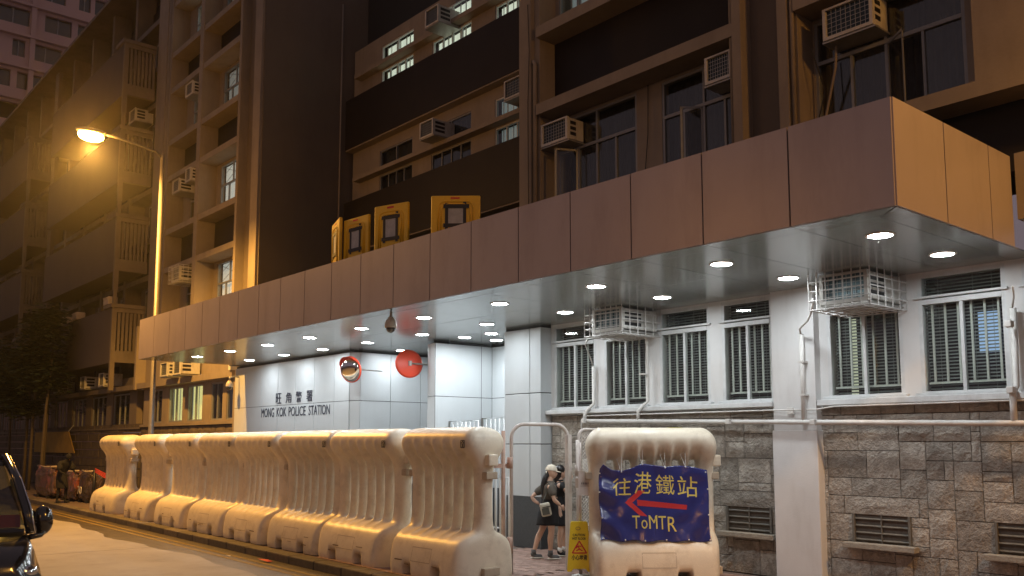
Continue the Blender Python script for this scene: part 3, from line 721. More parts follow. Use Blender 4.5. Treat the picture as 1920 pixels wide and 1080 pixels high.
m_diff = mat('downlight_diffuser', (0.9, 0.9, 0.9), 0.5, var=0, emit=(0.90, 0.96, 1.0), estr=DOWN_E)
dl_ring = MB().lathe((0,0,0), [(0.119, 0), (0.146, 0), (0.149, -.006), (0.143, -.012), (0.121, -.012), (0.119, 0)], 24)
dl_dif = MB().lathe((0,0,0), [(0.0005, -.004), (0.120, -.004)], 24)
me1 = bpy.data.meshes.new('downlight'); me1.from_pydata(dl_ring.v, [], dl_ring.f); me1.materials.append(m_ring)
me2 = bpy.data.meshes.new('diffuser'); me2.from_pydata(dl_dif.v, [], [tuple(reversed(f)) for f in dl_dif.f]); me2.materials.append(m_diff)
for (x, y) in lights:
    o = share('downlight', me1, Vector((x, y, CZ0-.0005)) - Vector(cn.location), cn)
    share('diffuser', me2, (0, 0, 0), o)

# ------------------------------------------------------------------ yellow shields on the canopy roof
def shield(loc, rz, wd, ht, label, tilt=0.0, paper=(0.45, 0.47, 0.5)):
    t = thing('yellow_barrier_panel', label, 'barrier panel', loc, rz, 'yellow plastic panels on the canopy roof')
    mb = MB().box(-wd/2, wd/2, -.03, .03, 0, ht)
    o = part('panel', mb, M_YEL, t, local=True, bevel=.02)
    rim = MB()
    iw, ih = wd*.30, ht*.80
    for k, (dw, dh) in enumerate(((.36, .86), (.30, .80))):
        a, b = wd*dw, ht*dh; rr = .10
        pts = [(-a, -.032, .12)] + [(-a, -.032, b-rr), (-a+rr*.3, -.032, b-rr*.3), (-a+rr, -.032, b), (a-rr, -.032, b), (a-rr*.3, -.032, b-rr*.3), (a, -.032, b-rr), (a, -.032, .12)]
        rim.tube(pts, .014, 6)
    part('raised_rib', rim, M_YEL, t, local=True, smooth=True)
    fw, z0, z1 = wd*.17, ht*.34, ht*.72
    part('paper_sheet', MB().box(-fw, fw, -.036, -.031, z0, z1), mat('paper_sheet', (0.42, 0.43, 0.45), 0.6, var=0.25, vscale=9), t, local=True)
    tp = MB(); tw = .035
    tp.box(-fw-tw, -fw+tw*.4, -.042, -.037, z0-.08, z1+.07); tp.box(fw-tw*.4, fw+tw, -.042, -.037, z0-.08, z1+.10)
    tp.box(-fw-.06, fw+.08, -.047, -.043, z1-.01, z1+.05); tp.box(-fw-.06, fw+.07, -.047, -.043, z0-.05, z0+.01)
    part('black_tape', tp, M_BLACKP, t, local=True)
    part('red_label', MB().box(-.08, .06, -.034, -.0305, ht*.92, ht*.955), M_REDP, t, local=True)
    return t
RZ = 4.975
shield((-14.42, 8.20, RZ), R(-19), .74, .92, 'leftmost yellow plastic panel on the canopy roof, turned almost edge-on')
shield((-13.72, 8.20, RZ), R(5), .74, .86, 'second yellow plastic panel from the left on the canopy roof, small dark taped window')
shield((-12.60, 8.20, RZ), R(18), .72, .87, 'third yellow panel from the left on the canopy roof, tallest with red label on top')
shield((-10.96, 8.30, RZ), R(48), .76, .69, 'rightmost yellow panel on the canopy roof, with grey sheet in black tape')

# ------------------------------------------------------------------ air conditioners
def aircon(loc, wd, ht, dp, label, cage=False, m_case=M_AC, rz=0, coil=M_COIL):
    t = thing('air_conditioner', label, 'air conditioner', loc, rz, 'window air conditioners')
    b = MB(); f = .045
    b.box(-wd/2+.01, wd/2-.01, .05, dp, .02, ht-.01)
    part('casing', b, m_case, t, local=True, bevel=.006)
    fr = MB().box(-wd/2, wd/2, 0, .05, 0, f).box(-wd/2, wd/2, 0, .05, ht-f*.6, ht).box(-wd/2, -wd/2+f, 0, .05, f, ht-f*.6).box(wd/2-f, wd/2, 0, .05, f, ht-f*.6)
    part('front_frame', fr, m_case, t, local=True)
    c = MB().box(-wd/2+f, wd/2-f, .045, .049, f, ht-f*.6)
    g = part('condenser_grille', c, coil, t, local=True)
    gr = MB(); n = 9
    for k in range(n+1):
        x = -wd/2+f+(wd-2*f)*k/n; gr.box(x-.003, x+.003, .03, .036, f, ht-f*.6)
    for k in range(7):
        z = f+(ht-1.6*f)*k/6; gr.box(-wd/2+f, wd/2-f, .026, .030, z-.003, z+.003)
    part('guard_wires', gr, M_STEEL, t, local=True)
    for s in (-1, 1):
        for k in range(3):
            z = ht*.22+k*ht*.24; part('side_louvre', MB().box(s*(wd/2-.012)-.004, s*(wd/2-.012)+.004, .09, dp*.55, z, z+ht*.15), M_BLACKP, t, local=True)
    tr = MB().box(-wd/2-.02, wd/2+.02, .02, dp, -.03, -.003)
    part('support_tray', tr, M_STEEL, t, local=True)
    if cage:
        cg = MB(); e = .085; x0, x1, y0, y1, z0, z1 = -wd/2-e-.03, wd/2+e-.02, -.06, dp, -.06, ht+.03
        r = .008
        for k in range(5):
            z = z0+(z1-z0)*k/4; cg.tube([(x0, y1, z), (x0, y0, z), (x1, y0, z), (x1, y1, z)], r, 5)
        for k in range(8):
            x = x0+(x1-x0)*k/7; cg.tube([(x, y1, z0), (x, y0, z0), (x, y0, z1)], r, 5)
        for k in range(1, 6):
            y = y0+(y1-y0)*k/5
            for x in (x0, x1): cg.tube([(x, y, z0), (x, y, z1)], r, 5)
            cg.tube([(x0, y, z0), (x1, y, z0)], r, 5)
        part('wire_cage', cg, mat('cage_paint', (0.55, 0.54, 0.52), 0.5, var=0.1), t, local=True)
    return t
M_ACT = mat('condenser_coil_teal', (0.035, 0.075, 0.085), 0.3, metal=0.4, var=0.5, vscale=9)
aircon((-9.72, 10.34, 3.60), .62, .36, .86, 'caged white window air conditioner under the canopy above the second ground floor window', True, coil=M_ACT)
aircon((-5.72, 10.34, 3.58), .64, .38, .86, 'caged white window air conditioner under the canopy just right of the white pier', True, coil=M_ACT)
aircon((-3.17, 10.34, 3.52), .60, .40, .86, 'caged air conditioner cut off by the right picture edge below the canopy', True)
aircon((-11.34, 10.75, 7.15), .68, .41, .42, 'air conditioner beside the open casement window just above the middle of the canopy')
aircon((-7.80, 10.75, 7.19), .48, .42, .42, 'air conditioner half hidden by the pilaster with the tall niche')
aircon((-5.74, 10.75, 7.20), .70, .44, .42, 'large air conditioner at the top right over the canopy corner')
aircon((-19.7, 13.88, 10.17), .62, .46, .75, 'air conditioner on the recessed facade above the rightmost yellow panel')
aircon((-19.5, 13.88, 13.30), .62, .50, .75, 'topmost air conditioner on the recessed facade beside the lit windows')
aircon((-16.1, 13.88, 10.22), .62, .48, .75, 'air conditioner cut off by the pilaster left of the open casements')
aircon((-30.3, 11.3, 13.85), .62, .46, .8, 'high air conditioner in the narrow bay right of the street lamp')
aircon((-31.2, 11.3, 10.6), .62, .46, .8, 'left air conditioner of the pair in the narrow bay level with the lamp arm')
aircon((-30.1, 11.3, 10.75), .45, .46, .8, 'right air conditioner of the pair in the narrow bay level with the lamp arm')
aircon((-30.6, 11.2, 7.35), .7, .5, .8, 'caged air conditioner low in the narrow bay right of the lamp post', True)
aircon((-29.25, 10.45, 3.98), .60, .44, .65, 'left one of two white-framed air conditioners below the left end of the canopy')
aircon((-28.15, 10.45, 3.98), .60, .50, .65, 'right one of two white-framed air conditioners below the left end of the canopy')

# ------------------------------------------------------------------ pipes on the wall
pp = thing('drain_pipe', 'pale painted drain pipe running along the stone wall with branches up to the air conditioners', 'pipe', (-7, 10.95, 2.1))
part('main_pipe', MB().tube([(-10.83, 10.98, 2.225), (-1.5, 10.98, 2.02)], .033, 12), M_PIPE, pp, smooth=True)
def zp(x): return 2.225 - 0.022*(x+10.83)
def riser(x, y, ztop, dx=0.0):
    return [(x, 10.98, zp(x)), (x, 10.98, 2.34), (x+.05, 11.0, 2.42), (x+.10+dx, 11.10, 2.52), (x+.10+dx, 11.10, ztop)]
part('branch_pipe', MB().tube(riser(-10.85, 0, 3.15), .030, 10), M_PIPE, pp, smooth=True)
part('branch_pipe', MB().tube([(-9.66, 10.98, zp(-9.66)), (-9.66, 10.98, 2.36), (-9.60, 11.03, 2.45), (-9.57, 11.12, 2.52), (-9.57, 11.12, 3.52), (-9.63, 11.0, 3.64), (-9.66, 10.9, 3.75), (-9.66, 10.9, 3.95)], .026, 10), M_PIPE, pp, smooth=True)
part('branch_pipe', MB().tube([(-6.72, 10.99, zp(-6.72)), (-6.72, 11.0, 3.33)], .031, 10), M_PIPE, pp, smooth=True)
part('branch_pipe', MB().tube([(-4.07, 10.99, zp(-4.07)), (-4.07, 10.99, 2.42), (-4.06, 11.08, 2.5), (-4.06, 11.12, 3.40)], .037, 10), M_PIPE, pp, smooth=True)
for x, z in ((-4.07, 2.45), (-4.05, 3.2), (-10.83, 2.225), (-6.55, 2.13), (-7.9, 2.16)): part('pipe_cap', MB().obox((x, 10.95, z), .038, .05, .038), M_PIPE, pp, bevel=.01)
for x, z in ((-6.72, 2.95), (-6.72, 2.5), (-9.57, 2.95), (-9.0, zp(-9.0)), (-5.3, zp(-5.3)), (-8.2, zp(-8.2))):
    part('pipe_clip', MB().obox((x, 11.02, z), .045, .06, .012), M_PIPE, pp)
part('hose', MB().tube([(-6.72, 10.99, 3.33), (-6.70, 10.93, 3.40), (-6.5, 10.8, 3.47), (-6.30, 10.55, 3.52), (-6.16, 10.38, 3.62), (-6.13, 10.34, 3.68)], .014, 8), M_PIPE, pp, smooth=True)
part('hose', MB().tube([(-10.75, 11.10, 3.15), (-10.74, 11.0, 3.32), (-10.55, 10.7, 3.48), (-10.2, 10.4, 3.52)], .011, 8), M_PIPE, pp, smooth=True)
part('hose', MB().tube([(-4.06, 11.1, 3.40), (-4.0, 11.0, 3.52), (-3.9, 10.7, 3.58)], .012, 8), M_PIPE, pp, smooth=True)
part('cable_conduit', MB().tube([(-11.02, 11.07, 1.6), (-11.02, 11.07, 2.24), (-10.96, 11.07, 2.30), (-10.85, 11.07, 2.315), (-7.26, 11.03, 2.31), (-6.55, 11.0, 2.30), (-6.3, 11.05, 2.335), (-2, 11.05, 2.335)], .011, 8), M_PIPE, pp, smooth=True)
part('junction_box', MB().box(-6.99, -6.89, 11.01, 11.043, 2.25, 2.34), M_PIPE, pp, bevel=.005)

# ------------------------------------------------------------------ cctv domes and traffic mirrors
def dome(loc, label, zt, arm=None):
    t = thing('cctv_camera', label, 'security camera', loc)
    x, y, z = loc
    part('housing', MB().lathe((x, y, z), [(0.001, .16), (.045, .155), (.05, .13), (.075, .11), (.095, .05), (.10, 0), (.098, -.02), (.001, -.02)], 20), mat('cctv_housing', (0.5, 0.45, 0.36), 0.4, var=0.1), t, smooth=True)
    part('dome_glass', MB().ellip((x, y, z-.02), .078, .078, .085, 16, 10), mat('smoked_dome', (0.03, 0.025, 0.02), 0.05, var=0, coat=1.0), t, smooth=True)
    if arm: part('arm', MB().tube(arm, .022, 8), M_STEEL, t, smooth=True)
    else: part('drop_pole', MB().tube([(x, y, z+.15), (x, y, zt)], .022, 10), M_STEEL, t, smooth=True)
    return t
dome((-12.25, 7.98, 3.72), 'brown dome security camera hanging from the canopy edge above the barriers', 3.975)
dome((-24.05, 10.42, 3.42), 'small white dome security camera on the wall left of the station lettering', 3.6, arm=[(-24.05, 10.42, 3.57), (-24.05, 10.42, 3.66), (-24.05, 10.55, 3.70), (-24.05, 10.76, 3.68)])
def cmirror(c, d, label, wall_pt, r=.27, hood=True):
    t = thing('convex_mirror', label, 'mirror', c)
    d = Vector(d).normalized(); q = d.to_track_quat('Z', 'Y').to_matrix().to_4x4()
    prof = [(0.001, .15)] + [(r*math.sin(R(a))/math.sin(R(80)), .15*math.cos(R(a))**1.0) for a in range(10, 81, 10)]
    prof = [(max(.001, r*k/8), .02+.085*math.sqrt(max(0, 1-(k/8)**2))) for k in range(9)]
    part('mirror_face', MB().lathe(c, prof, 32, M=q), M_MIRROR, t, smooth=True)
    part('back_shell', MB().lathe(c, [(r, .02), (r+.022, .015), (r+.024, -.01), (r-.02, -.03), (.001, -.055)], 32, M=q), M_REDO, t, smooth=True)
    if hood:
        h = MB(); n = 14; vs = []; fs = []
        qi = q.to_3x3()
        upw = qi.inverted() @ Vector((0, 0, 1)); a0 = math.atan2(upw.y, upw.x)
        for i in range(n+1):
            an = a0 + R(-75 + 150*i/n); w_ = math.sin(math.pi*i/n)
            for (rr, hh) in ((r+.015, .0), (r+.03, .02+.11*w_)):
                vs.append(Vector(c) + qi @ Vector((rr*math.cos(an), rr*math.sin(an), hh)))
        for i in range(n): fs.append((2*i, 2*i+1, 2*i+3, 2*i+2))
        h.add(vs, fs); part('hood', h, M_REDO, t, smooth=True)
    c = Vector(c); b = c - d*.06
    part('bracket', MB().obox(b, .03, .03, .05), M_STEEL, t)
    part('arm', MB().tube([b, wall_pt], .016, 8), M_STEEL, t, smooth=True)
    return t
cmirror((-17.30, 10.25, 3.46), (.30, -.93, -.22), 'silver convex traffic mirror with red hood beside the station lettering', (-17.05, 10.9, 3.44))
cmirror((-15.86, 10.80, 3.52), (-1, .25, -.12), 'convex traffic mirror seen from behind with orange-red back beside the rounded pillar', (-15.60, 11.15, 3.50), r=.28, hood=False)

# ------------------------------------------------------------------ water-filled barriers
def barrier_mesh():
    zs = [(0, .525, .97), (.05, .535, .98), (.105, .535, .985), (.20, .53, .99), (.32, .515, .995), (.42, .49, 1.0), (.49, .455, 1.0), (.545, .40, 1.0), (.59, .32, .99), (.62, .24, .985), (.65, .175, .985),
          (.71, .142, .985), (.84, .126, .985), (1.0, .120, .985), (1.15, .120, .985), (1.30, .122, .985), (1.44, .130, .985), (1.55, .158, .99), (1.63, .222, 1.0),
          (1.70, .280, 1.015), (1.77, .322, 1.03), (1.85, .342, 1.03), (1.92, .336, 1.01), (1.98, .305, .975), (2.035, .24, .915), (2.07, .15, .86), (2.085, .0, .80)]
    cs = [-.65, -.39, -.13, .13, .39, .65]
    S = [-1.05, -1.045, -1.03, -1.0, -.96, -.90, -.82]
    tag_ = ['e']*7
    for c in cs:
        for d, t in ((-.100, 'a'), (-.062, 's'), (.062, 'S'), (.100, 'a')): S.append(c+d); tag_.append(t)
        if c < .6: S.append(c+.13); tag_.append('m')
    S += [.82, .90, .96, 1.0, 1.03, 1.045, 1.05]; tag_ += ['e']*7
    nS, nZ = len(S), len(zs)
    def width(i, j):
        z, w_, _ = zs[j]; s = abs(S[i])
        if s > .72: 
            q = (s-.72)/.33; w_ *= math.sqrt(max(0, 1-q**5))
        t = tag_[i]
        zone = 1.0 if .64 <= z <= 1.64 else (.55 if .60 < z < .64 else (.15 if .57 < z <= .60 else (.75 if 1.64 < z < 1.74 else (.30 if 1.74 <= z < 1.80 else (.08 if 1.8 <= z < 1.88 else 0.0)))))
        if t in 'sS': w_ *= 1 - .60*zone
        elif t == 'a': w_ *= 1 - .10*zone
        elif t == 'm': w_ *= 1 + .05*zone
        return w_
    V = []; idx = {}
    for side in (-1, 1):
        for j in range(nZ):
            for i in range(nS):
                s = S[i]; L = zs[j][2]
                if abs(s) > .72: s = math.copysign(.72 + (abs(s)-.72)*(L-.72)/.33, s)
                idx[side, i, j] = len(V); V.append((s, side*width(i, j), zs[j][0]))
    holes = set()
    for i in range(nS-1):
        if tag_[i] == 's' and tag_[i+1] == 'S':
            for j in range(nZ-1):
                if zs[j][0] >= .65 - 1e-6 and zs[j+1][0] <= 1.63+1e-6: holes.add((i, j))
    for i in range(nS-1):
        c = (S[i]+S[i+1])/2
        if .30 <= abs(c) <= .48:
            for j in (0, 1): holes.add((i, j))
    F = []
    for side in (-1, 1):
        for j in range(nZ-1):
            for i in range(nS-1):
                if (i, j) in holes: continue
                F.append((idx[side,i,j], idx[side,i+1,j], idx[side,i+1,j+1], idx[side,i,j+1]))
    for (i, j) in holes:
        for (p, q, nb) in (((i,j),(i,j+1),(i-1,j)), ((i+1,j),(i+1,j+1),(i+1,j)), ((i,j),(i+1,j),(i,j-1)), ((i,j+1),(i+1,j+1),(i,j+1))):
            if nb in holes: continue
            if nb[1] < 0: continue
            F.append((idx[-1,*p], idx[-1,*q], idx[1,*q], idx[1,*p]))
    bm = bmesh.new(); vs = [bm.verts.new(v) for v in V]
    for f in F:
        try: bm.faces.new([vs[k] for k in f])
        except ValueError: pass
    bmesh.ops.remove_doubles(bm, verts=bm.verts, dist=0.002)
    bmesh.ops.recalc_face_normals(bm, faces=bm.faces)
    me = bpy.data.meshes.new('body'); bm.to_mesh(me); bm.free(); me.materials.append(M_PLASTIC); me.shade_smooth(); return me
bar_me = barrier_mesh()
def make_barrier():
    t = thing('water_barrier', 'x', 'barrier', (0,0,0), 0, 'water-filled barriers on the pavement')
    o = share('body', bar_me, (0,0,0), t); m_ = o.modifiers.new('subsurf', 'SUBSURF'); m_.levels = 1; m_.render_levels = 1
    # embossed plate on the base and connectors at both ends
    mb = MB(); z0, z1 = .20, .40
    for (a, b, c, d) in ((-.26, .26, z0, z0+.008), (-.26, .26, z1-.008, z1), (-.26, -.252, z0, z1), (.252, .26, z0, z1)):
        def yy(z): return -(.536 - (z-.2)*.10) if z < .32 else -(.515 - (z-.32)*.3)
        mb.add([(a, yy(c)-.004, c), (b, yy(c)-.004, c), (b, yy(d)-.004, d), (a, yy(d)-.004, d)], [(0,1,2,3)])
    part('embossed_plate', mb, M_BARCON, t, local=True)
    for s in (1,):
        part('connector', MB().box(.93, 1.06, -.10, .10, 1.36, 1.46), M_BARCON, t, local=True, bevel=.012)
        part('connector', MB().box(.96, 1.10, -.085, .085, 1.54, 1.70), M_PLASTIC, t, local=True, bevel=.02)
        part('connector', MB().box(-1.04, -.93, -.10, .10, 1.36, 1.46), M_BARCON, t, local=True, bevel=.012)
        part('connector', MB().box(.98, 1.07, -.14, .14, .06, .17), M_BARCON, t, local=True, bevel=.012)
    return t
def add_logo(t):
    mb = MB(); y = -.286; x0, z0, s = .78, 1.72, .09
    mb = MB()
    # square frame with a peaked roof mark inside, on the bulge near the right-hand end
    segs = [((0,0),(0,1)), ((0,1),(1,1)), ((1,1),(1,0)), ((1,0),(0,0)), ((.12,.62),(.5,.9)), ((.5,.9),(.88,.62)), ((.2,.5),(.8,.5)), ((.5,.62),(.5,.12)), ((.2,.12),(.8,.12)), ((.28,.3),(.72,.3))]
    q = MB(); bold_lines(q, [((a[0]*s, a[1]*s*1.1), (b[0]*s, b[1]*s*1.1)) for a, b in segs], -.002, .002, .010)
    o = part('printed_mark', q, M_INK, t, local=True, center=False); o.location = (.76, -.350, 1.79)
bar0 = make_barrier(); add_logo(bar0)
names = ['eighth barrier from the left, nearest one of the row, standing by the rusty gate post',
         'seventh barrier from the left, with a bright yellow patch of light along its rounded top',
         'sixth barrier of the row counted from the left, below the station lettering',
         'fifth water barrier of the row counted from the left end',
         'fourth water barrier of the row counted from the left end',
         'third water barrier of the row counted from the left end, below the lit yellow windows',
         'second water barrier of the row, right next to the far left end one',
         'water barrier at the far left end of the row, with red tape tied to it']
bx = [-10.60, -12.71, -14.65, -16.73, -18.67, -20.82, -23.12, -26.1]
by = [7.97, 8.01, 8.05, 8.09, 8.13, 8.17, 8.22, 8.28]; brz = [1, -1.5, -.5, -2.5, -1, -2, -2.5, 0]
for i in range(8):
    o = bar0 if i == 0 else copy_tree(bar0)
    o.location = (bx[i], by[i], 0); o.rotation_euler = (0, 0, R(brz[i])); o['label'] = names[i]; o.scale = (.87 if i == 0 else 1.03, 1, 1)
def scuff(o, x, z, w_, h_, m):
    part('scuff_mark', MB().box(x-w_/2, x+w_/2, -.5385, -.5365, z-h_/2, z+h_/2), m, o, local=True)
m_scuff = mat('dirt_scuff', (0.22, 0.15, 0.09), .8, var=.5, vscale=30)
rsc = random.Random(4)
for o in [q_ for q_ in col.objects if q_.name.startswith('water_barrier')]:
    for _ in range(3): scuff(o, rsc.uniform(-.7, .7), rsc.uniform(.13, .30), rsc.uniform(.05, .22), rsc.uniform(.006, .018), m_scuff)
sb = make_barrier(); sb.location = (-8.43, 9.83, 0); sb.rotation_euler = (0, 0, R(52)); sb.scale = (.89, .95, .995)
sb['label'] = 'white water barrier facing the road with the navy direction banner tied across it'
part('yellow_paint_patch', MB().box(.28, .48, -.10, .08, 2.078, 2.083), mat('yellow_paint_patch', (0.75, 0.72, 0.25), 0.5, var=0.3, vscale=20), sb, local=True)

# ------------------------------------------------------------------ navy banner tied to the barrier
bn = thing('direction_banner', 'creased navy banner with yellow Chinese characters, red left arrow and ToMTR lettering', 'banner', (-8.43, 9.83, 0), R(52))
BW0, BW1, BZ0, BZ1 = -.775, .715, .565, 1.56
def btop(u): # u 0..1 left to right
    pts = [(0, -.04), (.03, .02), (.10, -.05), (.2, -.07), (.28, -.04), (.39, .03), (.5, .01), (.62, -.015), (.72, 0), (.82, -.005), (.9, -.03), (1, -.06)]
    for (a, va), (b, vb) in zip(pts, pts[1:]):
        if a <= u <= b: return va + (vb-va)*(u-a)/(b-a)
    return 0
def bdisp(u, v):
    d = .016*math.sin(u*9+1.3)*(1-v) + .012*math.sin(u*23+v*4)*(abs(v-.5)*2)**1.5
    d += .03*max(0, 1-u/.22)*math.sin(v*16+u*14) + .026*max(0, (u-.68)/.32)*math.sin(v*11-u*26)*max(0, .75-v)
    d += .022*noise.noise(Vector((u*6, v*5, 3)))*(0.4+abs(u-.5)*2) + .012*max(0, .25-v)*math.sin(u*60)
    d += .035*max(0, 1-abs((u*.9+v*.6)-.62)/.10)*max(0, 1-abs(v-.85)/.25)*.6
    return d
def bpos(u, v, lift=0):
    x = BW0 + (BW1-BW0)*u + .012*math.sin(v*7)*(1 if u < .5 else -.6)
    z = BZ0 + (BZ1-BZ0)*v + btop(u)*max(0, (v-.55)/.45)**1.3 + .012*math.sin(u*26)*max(0, 1-v*6) - .02*u*(1-v)
    z -= .012
    y = -.335 - .095*(1-v)**2 + bdisp(u, v) - lift
    return (x, y, z)
mb = MB(); nu, nv = 96, 60
mb.add([bpos(i/nu, j/nv) for j in range(nv+1) for i in range(nu+1)], [(j*(nu+1)+i, j*(nu+1)+i+1, (j+1)*(nu+1)+i+1, (j+1)*(nu+1)+i) for j in range(nv) for i in range(nu)])
o = part('vinyl_sheet', mb, M_BANNER, bn, local=True, smooth=True)
sol = o.modifiers.new('solid', 'SOLIDIFY'); sol.thickness = .0015
def wrap(mb_in, m, name):
    # subdivide long edges so that print follows the cloth, then lay it on
    me = bpy.data.meshes.new('tmp'); me.from_pydata(mb_in.v, [], mb_in.f); bm = bmesh.new(); bm.from_mesh(me); bpy.data.meshes.remove(me)
    bmesh.ops.triangulate(bm, faces=bm.faces)
    for _ in range(5):
        es = [e for e in bm.edges if e.calc_length() > .03]
        if not es: break
        bmesh.ops.subdivide_edges(bm, edges=es, cuts=1, use_grid_fill=False); bmesh.ops.triangulate(bm, faces=bm.faces)
    q = MB(); q.add([bpos(v.co.x, v.co.z, .0035) for v in bm.verts], [tuple(v.index for v in f.verts) for f in bm.faces]); bm.free()
    return part(name, q, m, bn, local=True)
for i, (ch, (a, b, c, d)) in enumerate(zip('往港鐵站', [(.13, .295, .60, .87), (.325, .485, .625, .90), (.515, .685, .61, .88), (.715, .90, .58, .86)])):
    t_ = text_mb(ch, a, b, c, d, 0, 0); wrap(t_, M_BANYEL, 'character')
for s, a, b, c, d in (('T', .285, .355, .165, .335), ('o', .365, .42, .165, .28), ('M', .435, .525, .165, .34), ('T', .535, .605, .155, .33), ('R', .62, .70, .13, .32)):
    q = text_mb(s, a, b, c, d, 0, 0); wrap(q, M_BANYEL, 'character')
q = MB()
q.prism([(.80, .43), (.80, .50), (.40, .555), (.32, .555), (.32, .475), (.40, .475)][::-1], 0, 0.0001)
q = MB(); q.add([(.795, 0, .415), (.80, 0, .475), (.345, 0, .545), (.345, 0, .465)], [(0,1,2,3)])
q.add([(.235, 0, .505), (.36, 0, .665), (.425, 0, .66), (.30, 0, .505)], [(0,1,2,3)])
q.add([(.235, 0, .505), (.30, 0, .505), (.425, 0, .325), (.355, 0, .335)], [(0,1,2,3)])
wrap(q, M_REDP, 'arrow')
m_eye = mat('eyelet', (0.75, 0.75, 0.72), 0.4, var=0)
for (u, v) in ((.005, .92), (.2, .985), (.395, .99), (.61, .985), (.80, .985), (.985, .96), (.005, .65), (.01, .3), (.03, .02), (.22, .02), (.4, .015), (.6, .015), (.8, .015), (.99, .02), (.995, .35), (.992, .7)):
    p = bpos(u, v, .004); part('cable_tie', MB().ellip(p, .011, .006, .011, 8, 6), m_eye, bn, local=True)
for u in (.2, .395, .61, .80):
    p = bpos(u, .985, .003); part('string', MB().tube([p, (p[0]-.05, -.25, p[2]+.17), (p[0]+.02, -.24, p[2]+.2), p], .003, 5), m_eye, bn, local=True)

# ------------------------------------------------------------------ gate frame, mesh leaf, notice, wet floor signs
gt = thing('gate_frame', 'white tubular steel arch gate frame standing open between the two barriers', 'gate', (-9.92, 9.10, 0))
A = Vector((-10.06, 8.66, 0)); B = Vector((-9.80, 9.55, 0)); dirv = (B-A).normalized(); GH = 2.13
def gp(s, z): p = A + dirv*s; return (p.x, p.y, z)
Lg = (B-A).length; rr = .20
arch = [gp(0, 0.0), gp(0, GH-rr)] + [gp(rr*(1-math.cos(R(a))), GH-rr+rr*math.sin(R(a))) for a in (18, 36, 54, 72, 90)] + \
       [gp(Lg-rr*(1-math.cos(R(a))), GH-rr+rr*math.sin(R(a))) for a in (90, 72, 54, 36, 18)] + [gp(Lg, GH-rr), gp(Lg, 0)]
part('arch_tube', MB().tube(arch, .027, 12), M_TUBE, gt, smooth=True)
part('rusty_post', MB().tube([(-10.02, 8.47, 0), (-10.02, 8.47, 2.03)], .030, 12), M_RUST, gt, smooth=True)
for z in (1.55, .42): part('hinge_sleeve', MB().tube([(-9.985, 8.565, z-.13 if z < 1 else z-.06), (-9.985, 8.565, z+.10)], .042, 10), M_RUST, gt, smooth=True)
part('hinge_arm', MB().box(-10.12, -10.0, 8.30, 8.56, 1.50, 1.56), M_RUST, gt)
part('right_post', MB().box(-9.82, -9.74, 9.50, 9.58, 0, 1.98), M_TUBE, gt, bevel=.012)
part('right_post', MB().tube([(-9.70, 9.66, 0), (-9.70, 9.66, 1.9)], .030, 10), M_TUBE, gt, smooth=True)
for z in (1.45, .35): part('hinge_sleeve', MB().tube([(-9.66, 9.62, z-.08), (-9.66, 9.62, z+.08)], .045, 10), M_TUBE, gt, smooth=True)
# mesh leaf, swung away behind the sign barrier
lf = thing('mesh_gate_leaf', 'narrow arched white gate leaf filled with diamond wire mesh, behind the notice', 'gate', (-9.72, 9.75, 0))
C_ = Vector((-9.74, 9.72, 0)); D_ = Vector((-9.66, 10.12, 0)); dl_ = (D_-C_).normalized(); Ll = (D_-C_).length; LH = 2.06
def lp(s, z): p = C_ + dl_*s; return (p.x, p.y, z)
r2 = .11
arch = [lp(0, .10), lp(0, LH-r2)] + [lp(r2*(1-math.cos(R(a))), LH-r2+r2*math.sin(R(a))) for a in (22, 45, 67, 90)] + [lp(Ll-r2*(1-math.cos(R(a))), LH-r2+r2*math.sin(R(a))) for a in (90, 67, 45, 22)] + [lp(Ll, LH-r2), lp(Ll, .1)]
part('leaf_tube', MB().tube(arch + [lp(0, .1)], .022, 10), M_TUBE, lf, smooth=True)
part('leaf_rail', MB().tube([lp(0, .62), lp(Ll, .62)], .018, 8), M_TUBE, lf, smooth=True)
wm = MB(); stp = .055; n = int((LH+Ll)/stp)
for k in range(-int(Ll/stp), n):
    for sg in (1, -1):
        # line z = z0 + sg*s
        z0 = k*stp if sg > 0 else k*stp
        pts = []
        s0, s1 = 0.02, Ll-.02
        za, zb = z0 + sg*s0, z0 + sg*s1
        if sg < 0: za, zb = z0 - s0 + 0, z0 - s1
        lo, hi = .12, LH-.06
        if max(za, zb) < lo or min(za, zb) > hi: continue
        def clip(s): return z0 + sg*s
        sa, sb_ = s0, s1
        if sg > 0: sa = max(sa, lo-z0); sb_ = min(sb_, hi-z0)
        else: sa = max(sa, z0-hi); sb_ = min(sb_, z0-lo)
        if sb_-sa > .02: wm.tube([lp(sa, clip(sa)), lp(sb_, clip(sb_))], .0034, 4, caps=False)
part('wire_mesh', wm, M_TUBE, lf)
part('white_sheet', MB().box(-9.75, -9.735, 9.80, 9.98, 1.36, 1.62), M_WHITEPR, lf)

